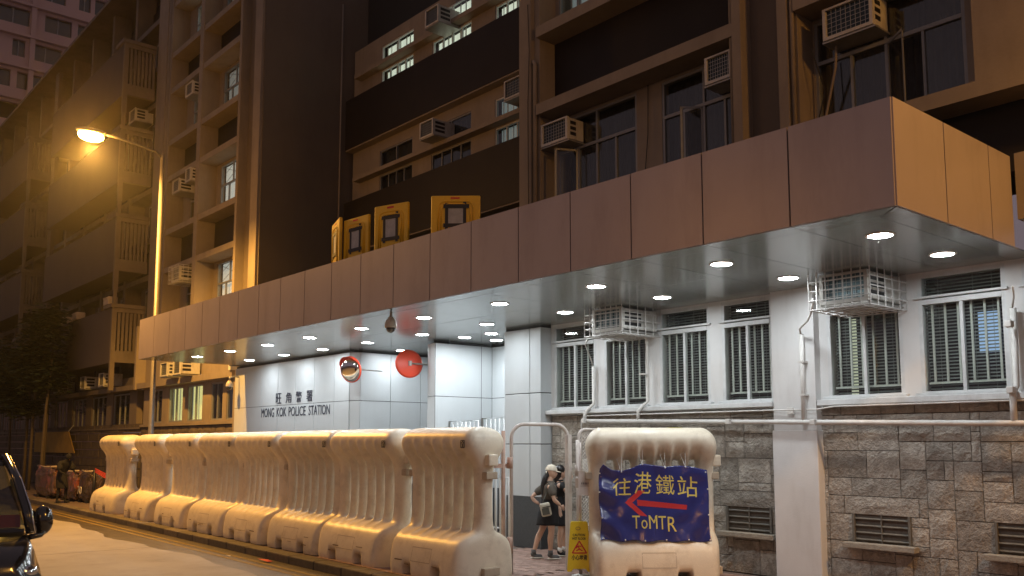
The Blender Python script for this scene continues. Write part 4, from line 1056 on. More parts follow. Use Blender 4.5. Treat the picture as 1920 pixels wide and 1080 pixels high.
np_ = thing('sign_post', 'thin white steel post on the pavement that carries the notice and the yellow sign', 'post', (-9.12, 9.12, 0))
part('post', MB().tube([(-9.12, 9.12, 0), (-9.12, 9.12, 1.86)], .024, 12), M_TUBE, np_, smooth=True)
part('foot_plate', MB().lathe((-9.12, 9.12, 0), [(.13, 0), (.13, .03), (.03, .05)], 20), M_STEEL, np_, smooth=True)
part('clamp', MB().obox((-9.12, 9.12, 1.30), .05, .05, .07), M_TUBE, np_, bevel=.01)
nt = thing('notice_board', 'small white paper notice with one line of dark characters tied to the post', 'notice', (-9.00, 9.16, 1.13), R(49))
mb = MB(); n = 12
mb.add([(-.14+.30*i/n, -.04-.012*math.sin(i*.9)*(j), .0+.33*j + (.018*math.sin(i*.8) if j else 0)) for j in (0, 1) for i in range(n+1)], [(i, i+1, n+2+i, n+1+i) for i in range(n)])
o = part('paper', mb, M_WHITEPR, nt, local=True); so = o.modifiers.new('s', 'SOLIDIFY'); so.thickness = .004
ink = MB(); rr_ = random.Random(5)
for i in range(9):   # too small to read in the picture: dense stroke clusters
    x0 = -.10+.024*i
    for q_ in range(3): ink.box(x0, x0+.017, -.062, -.060, .155+q_*.009, .1585+q_*.009)
    ink.box(x0+.003+rr_.random()*.01, x0+.006+rr_.random()*.01, -.0625, -.0605, .150, .180)
ink.box(-.115, .13, -.0612, -.0600, .128, .131)
part('printed_line', ink, M_INK, nt, local=True)

def wet_sign(name_label, loc, rz, s=1.0, tilt=0):
    t = thing('wet_floor_sign', name_label, 'warning sign', loc, rz)
    H_ = .63*s
    for sg in (1,):
        pl = [(-.15*s, .05*s), (-.15*s, 0), (-.10*s, 0), (-.075*s, .035*s), (.085*s, .035*s), (.11*s, 0), (.165*s, 0), (.165*s, .05*s), (.115*s, H_-.02*s), (.10*s, H_), (-.09*s, H_), (-.105*s, H_-.02*s)]
        pl = [(x*1.0, z) for x, z in pl]
        part('front_board', MB().prism(pl, -.012, .012), M_YELSIGN, t, local=True)
    part('back_board', MB().prism([(x, z) for x, z in pl], .035, .055), M_YELSIGN, t, local=True)
    part('hand_hole', MB().tube([(-.01+.03*s*math.cos(a*.785), -.0125, H_-.085*s+.02*s*math.sin(a*.785)) for a in range(8)], .006, 6, closed=True), mat('hole_rim', (0.45, 0.33, 0.05), 0.6, var=0), t, local=True)
    y = -.0135
    part('lettering', text_mb('CAUTION', -.078*s, .080*s, H_-.185*s, H_-.152*s, y, .0008, .02), M_INK, t, local=True)
    part('lettering', text_mb('WET FLOOR', -.088*s, .090*s, H_-.230*s, H_-.197*s, y, .0008, .02), M_INK, t, local=True)
    part('lettering', text_mb('小心地滑', -.095*s, .105*s, .145*s, .215*s, y, .0008, .02), M_INK, t, local=True)
    tri = MB(); c0, c1, c2 = (-.085*s, .235*s), (.098*s, .235*s), (.005*s, .385*s); wq = .016*s
    bold_lines(tri, [(c0, c1), (c1, c2), (c2, c0)], y-.0012, y-.0004, wq)
    part('warning_triangle', tri, M_REDP, t, local=True)
    man = MB(); bold_lines(man, [((-.035*s,.262*s),(.005*s,.285*s)), ((.005*s,.285*s),(.045*s,.262*s)), ((.005*s,.285*s),(-.012*s,.325*s)), ((-.012*s,.325*s),(.03*s,.318*s)), ((-.012*s,.325*s),(-.035*s,.295*s)), ((-.018*s,.338*s),(-.008*s,.345*s))], y-.0022, y-.0014, .014*s)
    part('falling_figure', man, M_REDP, t, local=True)
    return t
wet_sign('yellow caution wet floor sign hung low on the post in front of the gate', (-9.07, 9.04, .09), R(48), 1.08)
wet_sign('faint yellow sign behind the diamond wire mesh of the gate leaf', (-9.45, 10.25, .55), R(40), .62)

# white crowd-control fence behind the barriers
fn = thing('white_railing', 'white metal railing showing just above the nearest barrier beside the clad pillar', 'railing', (-14.6, 11.6, 0))
def rail_seg(x0, y0, x1, y1, h):
    a, b = Vector((x0, y0)), Vector((x1, y1)); L = (b-a).length
    def q(s, z): p = a + (b-a)*s; return (p.x, p.y, z)
    part('rail', MB().tube([q(0, 0), q(0, h), q(1, h), q(1, 0)], .024, 8), M_FRAME, fn, smooth=True)
    part('rail', MB().tube([q(0, .25), q(1, .25)], .018, 8), M_FRAME, fn, smooth=True)
    n = int(L/.14)
    for k in range(1, n): part('upright', MB().tube([q(k/n, .25), q(k/n, h-.02)], .017, 6), M_FRAME, fn, smooth=True)
rail_seg(-15.15, 11.35, -14.05, 11.25, 2.30); rail_seg(-14.0, 11.3, -12.95, 11.2, 2.34)
rail_seg(-10.9, 8.9, -10.2, 8.75, 1.35)

# litter
mb = MB(); mb.add([(-14.62+.02*k+.13*math.cos(k*1.9), 7.04+.09*math.sin(k*2.3), -.127+.035*((k*7) % 3)/2) for k in range(12)], [(k, k+1, (k+4) % 12) for k in range(11)])
tag(part('litter', mb, M_TAPE), 'scrap of crumpled red plastic lying in the gutter by the kerb', 'litter')
mb = MB(); mb.add([(-15.6+.05*math.cos(k*1.9), 6.85+.04*math.sin(k*2.3), -.127+.02*((k*7) % 3)/2) for k in range(8)], [(k, k+1, (k+4) % 8) for k in range(7)])
tag(part('litter', mb, M_WHITEPR), 'small pale paper scrap in the gutter left of the red one', 'litter')

# ------------------------------------------------------------------ street lamps (sodium)
def street_lamp(x, y, z, ax, ay, power, label, zl=None, size=.16):
    """pole foot (x, y), head at (ax, ay, zl)"""
    zl = zl or z
    t = thing('street_lamp', label, 'street lamp', (x, y, 0), 0, 'sodium street lamps along the road')
    part('pole', MB().tube([(x, y, 0), (x, y, 1.2), (x, y, 1.25), (x, y, z)], [.10, .10, .075, .055], 14), M_LAMPP, t, smooth=True)
    d = Vector((ax-x, ay-y)); L = d.length
    pts = [(x, y, z-.1)] + [(x+d.x*s, y+d.y*s, z + (zl-z)*s + .15*math.sin(s*math.pi*.5)) for s in (.1, .3, .6, .85)]
    part('arm', MB().tube(pts, .032, 10), M_LAMPP, t, smooth=True)
    q = Vector((d.x, d.y, 0)).to_track_quat('X', 'Z').to_matrix().to_4x4()
    part('lamp_head', MB().ellip((ax, ay, zl+.12), .40, .17, .09, 18, 10, M=q), M_LAMPP, t, smooth=True)
    part('lamp_bowl', MB().ellip((ax, ay, zl+.0), .32, .16, .15, 18, 12, M=q), m_bowl, t, smooth=True)
    l = bpy.data.lights.new('sodium_light', 'SPOT'); l.energy = power; l.color = SODIUM; l.shadow_soft_size = size
    l.spot_size = R(158); l.spot_blend = 0.45
    lo = bpy.data.objects.new('sodium_light', l); col.objects.link(lo); lo.parent = t; lo.location = (ax-x, ay-y, zl-.28)
    return t
M_LAMPP = mat('lamp_post_paint', (0.17, 0.155, 0.14), 0.5, metal=.3, var=.1)
m_bowl = mat('lamp_bowl_glow', (0.9, 0.7, 0.4), 0.4, var=0, emit=(1.0, 0.44, 0.07), estr=430)
street_lamp(-24.6, 8.53, 9.75, -24.6, 6.66, 6400, 'glowing orange street lamp on a tall post behind the left end of the canopy', 9.85)
street_lamp(2.2, 9.6, 8.6, 2.0, 8.4, 1250, 'orange street lamp on the near pavement to the right, outside the picture', 8.6)
street_lamp(-17.5, -11.5, 6.0, -17.5, -9.8, 170, 'orange street lamp across the road, outside the picture', 8.6)
street_lamp(8.5, -11.5, 8.6, 8.5, -9.8, 160, 'second orange street lamp across the road, further right, outside the picture', 8.6)

# ------------------------------------------------------------------ quarters wing beyond the station
qw = thing('quarters_wing', 'dim long residential wing with projecting balcony boxes and many ledges at the far left', 'building', (-50, 12, 0))
M_PAR = mat('parapet_paint', (0.085, 0.067, 0.057), 0.8, var=.12, vscale=.8, world=True)
QY = 11.5
def q_balc(x0, x1):
    for k, S in enumerate([6.15, 9.52, 12.85, 16.2]):
        zb, zt = S-1.40, S+.62
        part('parapet', MB().box(x0, x1-.14, 10.30, 10.44, zb, zt), M_PAR, qw)
        # end face towards the road lamp: frame with a slatted opening
        e = MB(); xa, xb = x1-.138, x1
        e.box(xa, xb, 10.28, 10.44, zb-1.0 if k == 0 else zb-.7, zt); e.box(xa, xb, 10.44, 11.44, zb+.02, zb+.45); e.box(xa, xb, 10.44, 11.44, zt-.16, zt-.002)
        part('balcony_end', e, M_PAINTQ, qw)
        part('balcony_coping', MB().box(x1-.9, x1+.05, 10.22, 11.44, zt, zt+.14), M_PAINTQ, qw)
        for q in range(7):
            y = 10.50+q*.14; part('louvre_slat', MB().box(xa+.03, xb-.03, y, y+.085, zb+.452, zt-.162), M_PAINTQ, qw)
        part('balcony_floor', MB().box(x0, xa, 10.44, QY, zb+.1, zb+.3), M_PAR, qw)
        if k < 3: part('balcony_post', MB().box(x1-.14, x1-.02, 10.30, 10.42, zt+.14, zt+1.3), M_PAINTQ, qw)
def q_bay(x0, x1, k, S, ww):
    H = S+1.95
    part('ledge', MB().box(x0, x1, QY, QY+.6, S-.2, S), M_PAINTQ, qw); part('ledge', MB().box(x0, x1, QY, QY+.6, H-.2, H), M_PAINTQ, qw)
    part('spandrel', MB().box(x0, x1, QY+.6, QY+.7, H, S+3.17), M_BLACK, qw)
    a, b = x0+.5, x1-.4
    wall_open('wall', x0, x1, S, H-.2, QY+.6, QY+.7, [(a, b, S+.1, H-.3)], M_PAINTQ, qw)
    window(qw, a, b, QY+.62, S+.1, H-.3, cols=2, fm=M_FRAMED, back=ww, ft=.05)
pil = [-36.9, -39.9, -42.9, -45.9, -48.9, -51.9, -54.9, -57.9, -60.9, -63.9]
for k, S in enumerate([6.15, 9.52, 12.85, 16.2]):
    xr = -33.98
    for p in pil: q_bay(p+.25, xr, k, S, M_CURT); xr = p
for p in pil: part('pilaster', MB().box(p, p+.25, QY-.02, QY+.7, 2.4, 20.3), M_PAINTQ, qw)
part('pilaster', MB().box(-48.3, -47.7, QY-.2, QY-.021, 2.4, 20.3), M_PAINTQ, qw)
q_balc(-44.2, -34.15); q_balc(-58.5, -48.4)
part('roof_parapet', MB().box(-68, -34.02, 11.2, 16, 20.3, 20.95), M_PAINTQ, qw)
part('roof_gutter', MB().box(-68, -34.02, 10.9, 11.199, 20.3, 20.42), M_PAINTQ, qw)
part('interior', MB().box(-68, -34.02, QY+1.1, QY+1.2, 2.4, 20.3), M_DARK, qw)
part('ledge', MB().box(-68, -33.15, 10.85, QY+.3, 3.76, 3.93), M_PAINTQ, qw)
for i in range(12):
    a = -34.6 - i*2.7
    fr_ = window(qw, a-1.9, a, 11.25, 2.50, 3.70, cols=3, fm=M_FRAMED, back=M_CURT, ft=.05)
    part('mullion_pier', MB().box(a+.001, a+.79, 11.18, 11.4, 2.42, 3.76), M_PAINTQ, qw)
    part('shade_box', MB().box(a-1.9, a-.1, 11.3, 11.45, 3.931, 4.3), M_PAINTQ, qw)
part('window_sill', MB().box(-68, -33.05, 11.05, 11.4, 2.36, 2.419), M_PAINTQ, qw)
sw3 = MB(); z = 0
while z < 2.34:
    x = -66.0
    while x < -33.2:
        l = rs.uniform(.4, .9); sw3.box(x+.012, min(x+l, -33.1)-.012, 11.1-rs.random()*.03, 11.3, z+.01, z+.31); x += l
    z += .32
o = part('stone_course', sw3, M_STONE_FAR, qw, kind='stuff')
aircon((-36.2, 10.6, 4.0), .6, .5, .7, 'dim air conditioner on the low ledge nearest the canopy end at the left')
aircon((-38.6, 10.6, 4.0), .6, .5, .7, 'dim air conditioner on the low ledge second from the canopy end')
aircon((-42.5, 10.6, 4.0), .6, .5, .7, 'dim air conditioner on the low ledge beside the dark tree')
aircon((-35.3, 11.0, 14.2), .7, .5, .7, 'dim air conditioner high up just left of the tall lamp post')
for i, (x, y, z, l) in enumerate(((-34.9, 10.35, 6.93, 'pale bundle lying on the balcony coping beside the orange lit slats'), (-40.6, 10.35, 6.79, 'pale box on the lowest dark parapet, left one of two'), (-38.9, 10.35, 6.79, 'pale box on the lowest dark parapet, right one of two'))):
    t_ = thing('storage_box', l, 'box', (x, y, z)); part('carton', MB().box(x-.30, x+.30, y-.1, y+.25, z, z+.30), mat('pale_carton', (.5, .42, .32), .8, var=.2), t_, bevel=.03); part('flap', MB().obox((x, y-.12, z+.22), .2, .01, .05, rx=R(20)), mat('pale_carton', (.5,.42,.32)), t_)

# ------------------------------------------------------------------ far tower block
ft = thing('tower_block', 'pinkish high-rise apartment block rising behind the roof line at the top left', 'building', (-88, 10, 0))
wy = []; yy_ = -14.0
FX = -85.0
wins_ = []
k = 0
for fl in range(10, 24):
    z = fl*2.85 + 1.0
    y = -12.0
    pat = [(2.2, .5), (2.2, 1.1), (1.0, .35), (2.6, 1.2)]; i = fl
    while y < 24:
        wd_, gp_ = pat[i % 4]; i += 1
        wins_.append((y, y+wd_, z, z+1.5)); y += wd_ + gp_
# wall as boxes between the windows
levels = sorted({w_[2] for w_ in wins_})
wmb = MB(); wmb.box(FX-.4, FX, -14, 27, 0, levels[0])
for i, z in enumerate(levels):
    row = sorted([w_ for w_ in wins_ if w_[2] == z]); y = -14
    for w_ in row: wmb.box(FX-.4, FX, y, w_[0], z, z+1.5); y = w_[1]
    wmb.box(FX-.4, FX, y, 27, z, z+1.5)
    wmb.box(FX-.4, FX, -14, 27, z+1.5, levels[i+1] if i+1 < len(levels) else z+3)
part('wall', wmb, M_PINK, ft)
for z in levels: part('floor_band', MB().box(FX+.001, FX+.5, -14, 27, z+1.75, z+1.95), M_PINK, ft)
for yv in (-1.0, 9.4, 17.6): part('drain_stack', MB().box(FX+.001, FX+.35, yv, yv+.4, 20, 70), M_PINK, ft)
part('interior', MB().box(FX-14, FX-.9, -14, 27, 0, 72), M_DARK, ft)
for w_ in wins_:
    if w_[2] > 30:
        f = part('window', MB().box(FX-.30, FX-.22, (w_[0]+w_[1])/2-.04, (w_[0]+w_[1])/2+.04, w_[2], w_[3]), M_FRAMED, ft)
        part('pane', MB().box(FX-.34, FX-.31, w_[0], w_[1], w_[2], w_[3]), GLASS, f)

# ------------------------------------------------------------------ tree, yellow cloth, wrapped barricades at the left
def leaf_cluster(c, rx, ry, rz, n, size, rnd, droop=.4):
    mb = MB()
    for _ in range(n):
        v = Vector((rnd.gauss(0, .45), rnd.gauss(0, .45), rnd.gauss(0, .42)))
        if v.length > 1.1: v *= 1.1/v.length
        p = Vector(c) + Vector((v.x*rx, v.y*ry, v.z*rz))
        a = rnd.random()*6.28; t = Vector((math.cos(a), math.sin(a), -droop*rnd.random()+.15)).normalized(); s = size*(.6+.8*rnd.random())
        b = t.cross(Vector((rnd.gauss(0,.4), rnd.gauss(0,.4), 1))).normalized()*s*.22
        mb.add([p, p+t*s*.5+b, p+t*s, p+t*s*.5-b], [(0,1,2,3)])
    return mb
tr = thing('street_tree', 'dark leafy street tree with thin pale trunks standing at the far left', 'tree', (-40.5, 9.3, 0))
rnd = random.Random(3)
for k, (dx, dy, top) in enumerate(((0, 0, 5.2), (1.2, .2, 5.8), (-1.3, .1, 4.9), (2.2, -.1, 4.6), (-4.2, .1, 5.0))):
    x, y = -40.5+dx, 9.3+dy
    part('trunk', MB().tube([(x, y, 0), (x+.05, y, 1.5), (x-.08+dx*.05, y+.05, 3.2), (x+dx*.12, y+.1, top)], [.07, .06, .05, .03], 8), M_BARK, tr, smooth=True)
blobs = [(-40.5, 9.3, 5.1, 2.6, 1.4, 1.4), (-38.7, 9.3, 4.3, 1.6, 1.1, .9), (-39.3, 9.4, 6.4, 1.5, 1.1, 1.2), (-43.6, 9.3, 4.6, 2.8, 1.3, 1.6), (-41.3, 9.2, 3.3, 2.2, 1.0, .6), (-46.5, 9.3, 5.0, 2.4, 1.2, 2.0), (-38.4, 9.2, 6.8, .9, .8, .5)]
lm = MB()
for b in blobs:
    q = leaf_cluster(b[:3], b[3]*.8, b[4]*.8, b[5]*.8, int(900*b[3]*b[5]), .26, rnd); lm.add(q.v, q.f)
part('crown', lm, M_LEAF, tr, kind='stuff')
yc = thing('yellow_cloth', 'dim yellow cloth sheet with slanted right edge hung on the wall behind the tree', 'cloth', (-42, 10.5, 1.5))
part('sheet', MB().prism([(-46.8, 1.45), (-40.3, 1.45), (-41.3, 2.35), (-46.8, 2.35)], 10.9, 10.93), mat('yellow_cloth', (.42, .27, .06), .8, var=.2, vscale=2), yc)
part('tie_rope', MB().tube([(-41.3, 10.9, 2.35), (-41.0, 11.0, 2.6)], .012, 5), M_BAR, yc)

def crumple(c, sx, sy, sz, seed, n=26, amp=.09):
    mb = MB(); vs = []; fs = []
    for j in range(n+1):
        for i in range(2*n+1):
            th = math.pi*j/n; ph = 2*math.pi*i/(2*n)
            d = Vector((math.copysign(abs(math.sin(th)*math.cos(ph))**.45, math.cos(ph)), math.copysign(abs(math.sin(th)*math.sin(ph))**.45, math.sin(ph)), -math.copysign(abs(math.cos(th))**.45, math.cos(th))))
            p = Vector((d.x*sx, d.y*sy, d.z*sz)); q_ = p*5 + Vector((seed, 0, 0))
            k = noise.noise(q_)*amp + abs(noise.noise(q_*2.7))*amp*.8
            vs.append(Vector(c) + p*(1+k*1.6))
    for j in range(n):
        for i in range(2*n): a = j*(2*n+1)+i; fs.append((a, a+1, a+2*n+2, a+2*n+1))
    mb.add(vs, fs); return mb
M_WRAPD = mat('dark_wrapped_board', (0.05, 0.035, 0.025), 0.25, var=.6, vscale=5, bump=.7, bscale=10, spec=.9, stain=.5, stain_c=(.3, .2, .13), stain_scale=(3, 3, 3))
for i, (x, y, sx, sz, m_, lab, sd) in enumerate(((-30.75, 8.85, .62, .46, M_WRAPD, 'dark wrapped barricade board marked 70 beside the left end barrier', 1.0),
        (-32.2, 8.75, .80, .45, M_WRAP, 'pinkish crumpled plastic wrapped barricade behind the dark figure', 5.0), (-34.6, 8.6, 1.2, .50, M_WRAP, 'reddish plastic wrapped barricade seen between the black car and the dark figure', 9.0))):
    t_ = thing('wrapped_barricade', lab, 'barricade', (x, y, 0), 0, 'plastic wrapped barricades at the kerb')
    part('wrapped_board', crumple((x, y, sz+.04), sx, .22, sz, sd), m_, t_)
    part('top_strip', MB().tube([(x-sx, y-.1, sz*2+.06), (x, y-.15, sz*2+.03), (x+sx, y-.1, sz*2+.07)], .035, 6), M_BARCON, t_, smooth=True)
    if i == 0:
        part('number', text_mb('70', x-.30, x+.12, .26, .50, y-.30, .006), M_WHITEPR, t_)
        part('post', MB().tube([(x+.68, y-.1, 0), (x+.68, y-.1, 1.02)], .045, 8), M_BLACKP, t_, smooth=True)
    for q in range(2): part('foot', MB().box(x+(-.6+q*1.1)*sx, x+(-.45+q*1.1)*sx, y-.25, y+.25, 0, .08), M_BLACKP, t_)
tp = MB()
for q in range(4):
    tp.add([(-30.05, 8.75, .96+q*.035), (-27.4, 8.3+.02*q, .84+q*.03), (-27.4, 8.31+.02*q, .855+q*.03), (-30.05, 8.76, .98+q*.035)], [(0,1,2,3)])
tag(part('red_tape', tp, M_TAPE), 'strands of bright red tape stretched from the left end barrier', 'tape')

# ------------------------------------------------------------------ black van at the left
cr = thing('black_van', 'glossy black van facing the camera at the left edge, showing pillar and wing mirror', 'van', (-12.5, 1.75, -.13))
def vp(name, secs, m, closed_ends=True, smooth=True, bevel=0):
    """loft of cross sections (lists of points of equal length)"""
    mb = MB(); n = len(secs[0]); vs = [p for s_ in secs for p in s_]; fs = []
    for i in range(len(secs)-1):
        for j in range(n): fs.append((i*n+j, i*n+(j+1) % n, (i+1)*n+(j+1) % n, (i+1)*n+j))
    if closed_ends: fs.append(tuple(range(n-1, -1, -1))); fs.append(tuple((len(secs)-1)*n+j for j in range(n)))
    mb.add(vs, fs); return part(name, mb, m, cr, smooth=smooth, bevel=bevel)
yc_, hw = 1.74, .88
def sec(x, z0, z1, w0, w1, rr=.10):
    # rounded rectangle in yz
    z0 -= .13; z1 -= .13
    return [(x, yc_-w0, z0), (x, yc_+w0, z0), (x, yc_+w0+.02, (z0+z1)/2), (x, yc_+w1, z1-rr), (x, yc_+w1-rr*.35, z1-rr*.3), (x, yc_+w1-rr, z1), (x, yc_-w1+rr, z1), (x, yc_-w1+rr*.35, z1-rr*.3), (x, yc_-w1, z1-rr), (x, yc_-w0-.02, (z0+z1)/2)]
# lower body with bonnet; nose towards +x
vp('body', [sec(-15.3, .35, 1.05, hw, hw-.02), sec(-14.9, .3, 1.06, hw, hw), sec(-11.6, .3, 1.06, hw, hw), sec(-11.1, .3, 1.02, hw, hw-.02), sec(-10.75, .32, .95, hw-.01, hw-.06), sec(-10.5, .38, .84, hw-.06, hw-.16), sec(-10.40, .45, .72, hw-.16, hw-.26)], M_CAR)
# roof on pillars
roof = [sec(-15.1, 1.72, 1.84, .70, .72), sec(-14.6, 1.74, 1.90, .72, .74), sec(-12.3, 1.74, 1.90, .72, .74), sec(-11.75, 1.72, 1.86, .71, .72)]
vp('roof', roof, M_CAR)
for s in (-1, 1):
    y = yc_ + s*.72
    part('pillar', MB().tube([(-11.05, yc_+s*.85, .89), (-11.2, yc_+s*.82, 1.15), (-11.45, yc_+s*.765, 1.45), (-11.78, yc_+s*.70, 1.70)], [.055, .05, .045, .045], 10), M_CAR, cr, smooth=True)
    part('chrome_trim', MB().tube([(-10.99, yc_+s*.875, .88), (-11.14, yc_+s*.855, 1.15), (-11.40, yc_+s*.80, 1.46), (-11.72, yc_+s*.735, 1.71)], .009, 6), M_CHROME, cr, smooth=True)
    for xx in (-12.9, -15.1): part('pillar', MB().tube([(xx, yc_+s*.86, .9), (xx, yc_+s*.70, 1.68)], .06, 8), M_CAR, cr, smooth=True)
    # mirror: housing, glass, bracket
    mh = part('wing_mirror', MB().ellip((-11.35, yc_+s*1.03, .985), .10, .115, .165, 16, 12), M_CAR, cr, smooth=True)
    part('mirror_glass', MB().box(-11.462, -11.452, yc_+s*1.03-.08, yc_+s*1.03+.08, .88, 1.09), M_MIRROR, mh)
    part('mirror_bracket', MB().tube([(-11.2, yc_+s*.87, .82), (-11.28, yc_+s*1.0, .83), (-11.34, yc_+s*1.07, .90)], .032, 8), M_CAR, mh, smooth=True)
    part('headlight', MB().ellip((-10.56, yc_+s*.66, .52), .12, .17, .10, 14, 10), M_CHROME, cr, smooth=True)
    for xx in (-11.3, -14.4):
        wq = part('wheel', MB().lathe((xx, yc_+s*.80, .20), [(.001, -.09), (.2, -.09), (.33, -.10), (.34, -.05), (.34, .05), (.33, .10), (.2, .09), (.001, .09)], 24, M=Matrix.Rotation(R(90), 4, 'X')), M_BLACKP, cr, smooth=True)
        part('rim', MB().lathe((xx, yc_+s*.905, .20), [(.001, .0), (.20, .01), (.21, -.01)], 20, M=Matrix.Rotation(R(90), 4, 'X')), M_CHROME, wq, smooth=True)
ws = MB(); ws.add([(-11.02, yc_-.80, .90), (-10.95, yc_, .90), (-11.02, yc_+.80, .90), (-11.74, yc_+.67, 1.66), (-11.68, yc_, 1.67), (-11.74, yc_-.67, 1.66)], [(0,1,4,5), (1,2,3,4)])
part('windscreen', ws, M_CARGLASS, cr, smooth=True)
for s in (-1, 1):
    sg = MB(); sg.add([(-11.2, yc_+s*.865, .93), (-12.85, yc_+s*.865, .93), (-12.85, yc_+s*.715, 1.62), (-11.78, yc_+s*.715, 1.62)], [(0,1,2,3)]); part('side_window', sg, M_CARGLASS, cr)
    sg = MB(); sg.add([(-12.95, yc_+s*.865, .93), (-15.05, yc_+s*.865, .93), (-15.05, yc_+s*.715, 1.62), (-12.95, yc_+s*.715, 1.62)], [(0,1,2,3)]); part('side_window', sg, M_CARGLASS, cr)
part('grille', MB().box(-10.42, -10.385, yc_-.5, yc_+.5, .36, .50), M_CHROME, cr, bevel=.01)
part('bumper', MB().box(-10.75, -10.36, yc_-.84, yc_+.84, .12, .36), M_CAR, cr, bevel=.06)
part('chrome_bar', MB().box(-10.50, -10.37, yc_+.1, yc_+.86, .385, .44), M_CHROME, cr, bevel=.02)
part('dashboard', MB().box(-11.5, -11.05, yc_-.78, yc_+.78, .80, .93), M_BLACKP, cr)
part('red_card', MB().obox((-11.25, yc_+.62, 1.0), .003, .16, .07, ry=R(-20)), M_REDP, cr)
part('seat_back', MB().box(-12.6, -12.4, yc_+.12, yc_+.62, .5, 1.35), mat('seat_fabric', (.22, .20, .12), .9), cr, bevel=.05)
part('seat_back', MB().box(-12.6, -12.4, yc_-.62, yc_-.12, .5, 1.35), mat('seat_fabric', (.22, .20, .12), .9), cr, bevel=.05)

# ------------------------------------------------------------------ people
def skin_mesh(name, chains, m, parent, levels=2):
    """chains: list of lists of (co, radius); the first point of the first chain is the root; equal coordinates are merged"""
    V = []; Rr_ = []; E_ = []; key = {}
    def vid(c, r):
        k = tuple(round(v, 4) for v in c)
        if k not in key: key[k] = len(V); V.append(tuple(c)); Rr_.append(r)
        return key[k]
    for ch in chains:
        prev = None
        for c, r in ch:
            i = vid(c, r)
            if prev is not None and prev != i: E_.append((prev, i))
            prev = i
    me = bpy.data.meshes.new(name); me.from_pydata(V, E_, []); me.materials.append(m)
    o = bpy.data.objects.new(name, me); col.objects.link(o); o.parent = parent
    md = o.modifiers.new('skin', 'SKIN'); md.use_smooth_shade = True; md.branch_smoothing = .5
    if not me.skin_vertices: me.attributes.new('x', 'FLOAT', 'POINT')
    sv = me.skin_vertices[0].data
    for i, r in enumerate(Rr_):
        r_ = r if isinstance(r, (tuple, list)) else (r, r)
        sv[i].radius = r_; sv[i].use_root = (i == 0)
    s = o.modifiers.new('sub', 'SUBSURF'); s.levels = levels; s.render_levels = levels
    return o
def loft(rings, n=20):
    """rings: (cx, cy, z, rx, ry)"""
    mb = MB(); vs = []; fs = []
    for (cx, cy, z, rx, ry) in rings:
        for j in range(n):
            a = 2*math.pi*j/n; w_ = 1 + .03*math.sin(a*5+z*9) ; vs.append((cx+rx*math.cos(a)*w_, cy+ry*math.sin(a)*w_, z))
    for i in range(len(rings)-1):
        for j in range(n): fs.append((i*n+j, i*n+(j+1) % n, (i+1)*n+(j+1) % n, (i+1)*n+j))
    mb.add(vs, fs); return mb
def hand_chains(wr, d, up, L=.075):
    """wrist point, pointing direction, palm normal-ish: palm and five fingers"""
    wr, d, up = Vector(wr), Vector(d).normalized(), Vector(up).normalized(); sd = d.cross(up).normalized()
    palm = wr + d*.055; ch = [[(tuple(wr), (.019, .022)), (tuple(palm), (.024, .030))]]
    for k, (o_, l) in enumerate(((-.026, .052), (-.009, .068), (.009, .062), (.026, .048))):
        b = palm + sd*o_ + d*.015; m1 = b + d*l*.5 - up*.006; t = b + d*l*.9 - up*.024
        ch.append([(tuple(palm), (.024, .030)), (tuple(b), .0085), (tuple(m1), .008), (tuple(t), .0065)])
    tb = wr + d*.02 - sd*.028; ch.append([(tuple(palm), (.024, .030)), (tuple(tb), .010), (tuple(tb + d*.035 - sd*.012), .008)])
    return ch
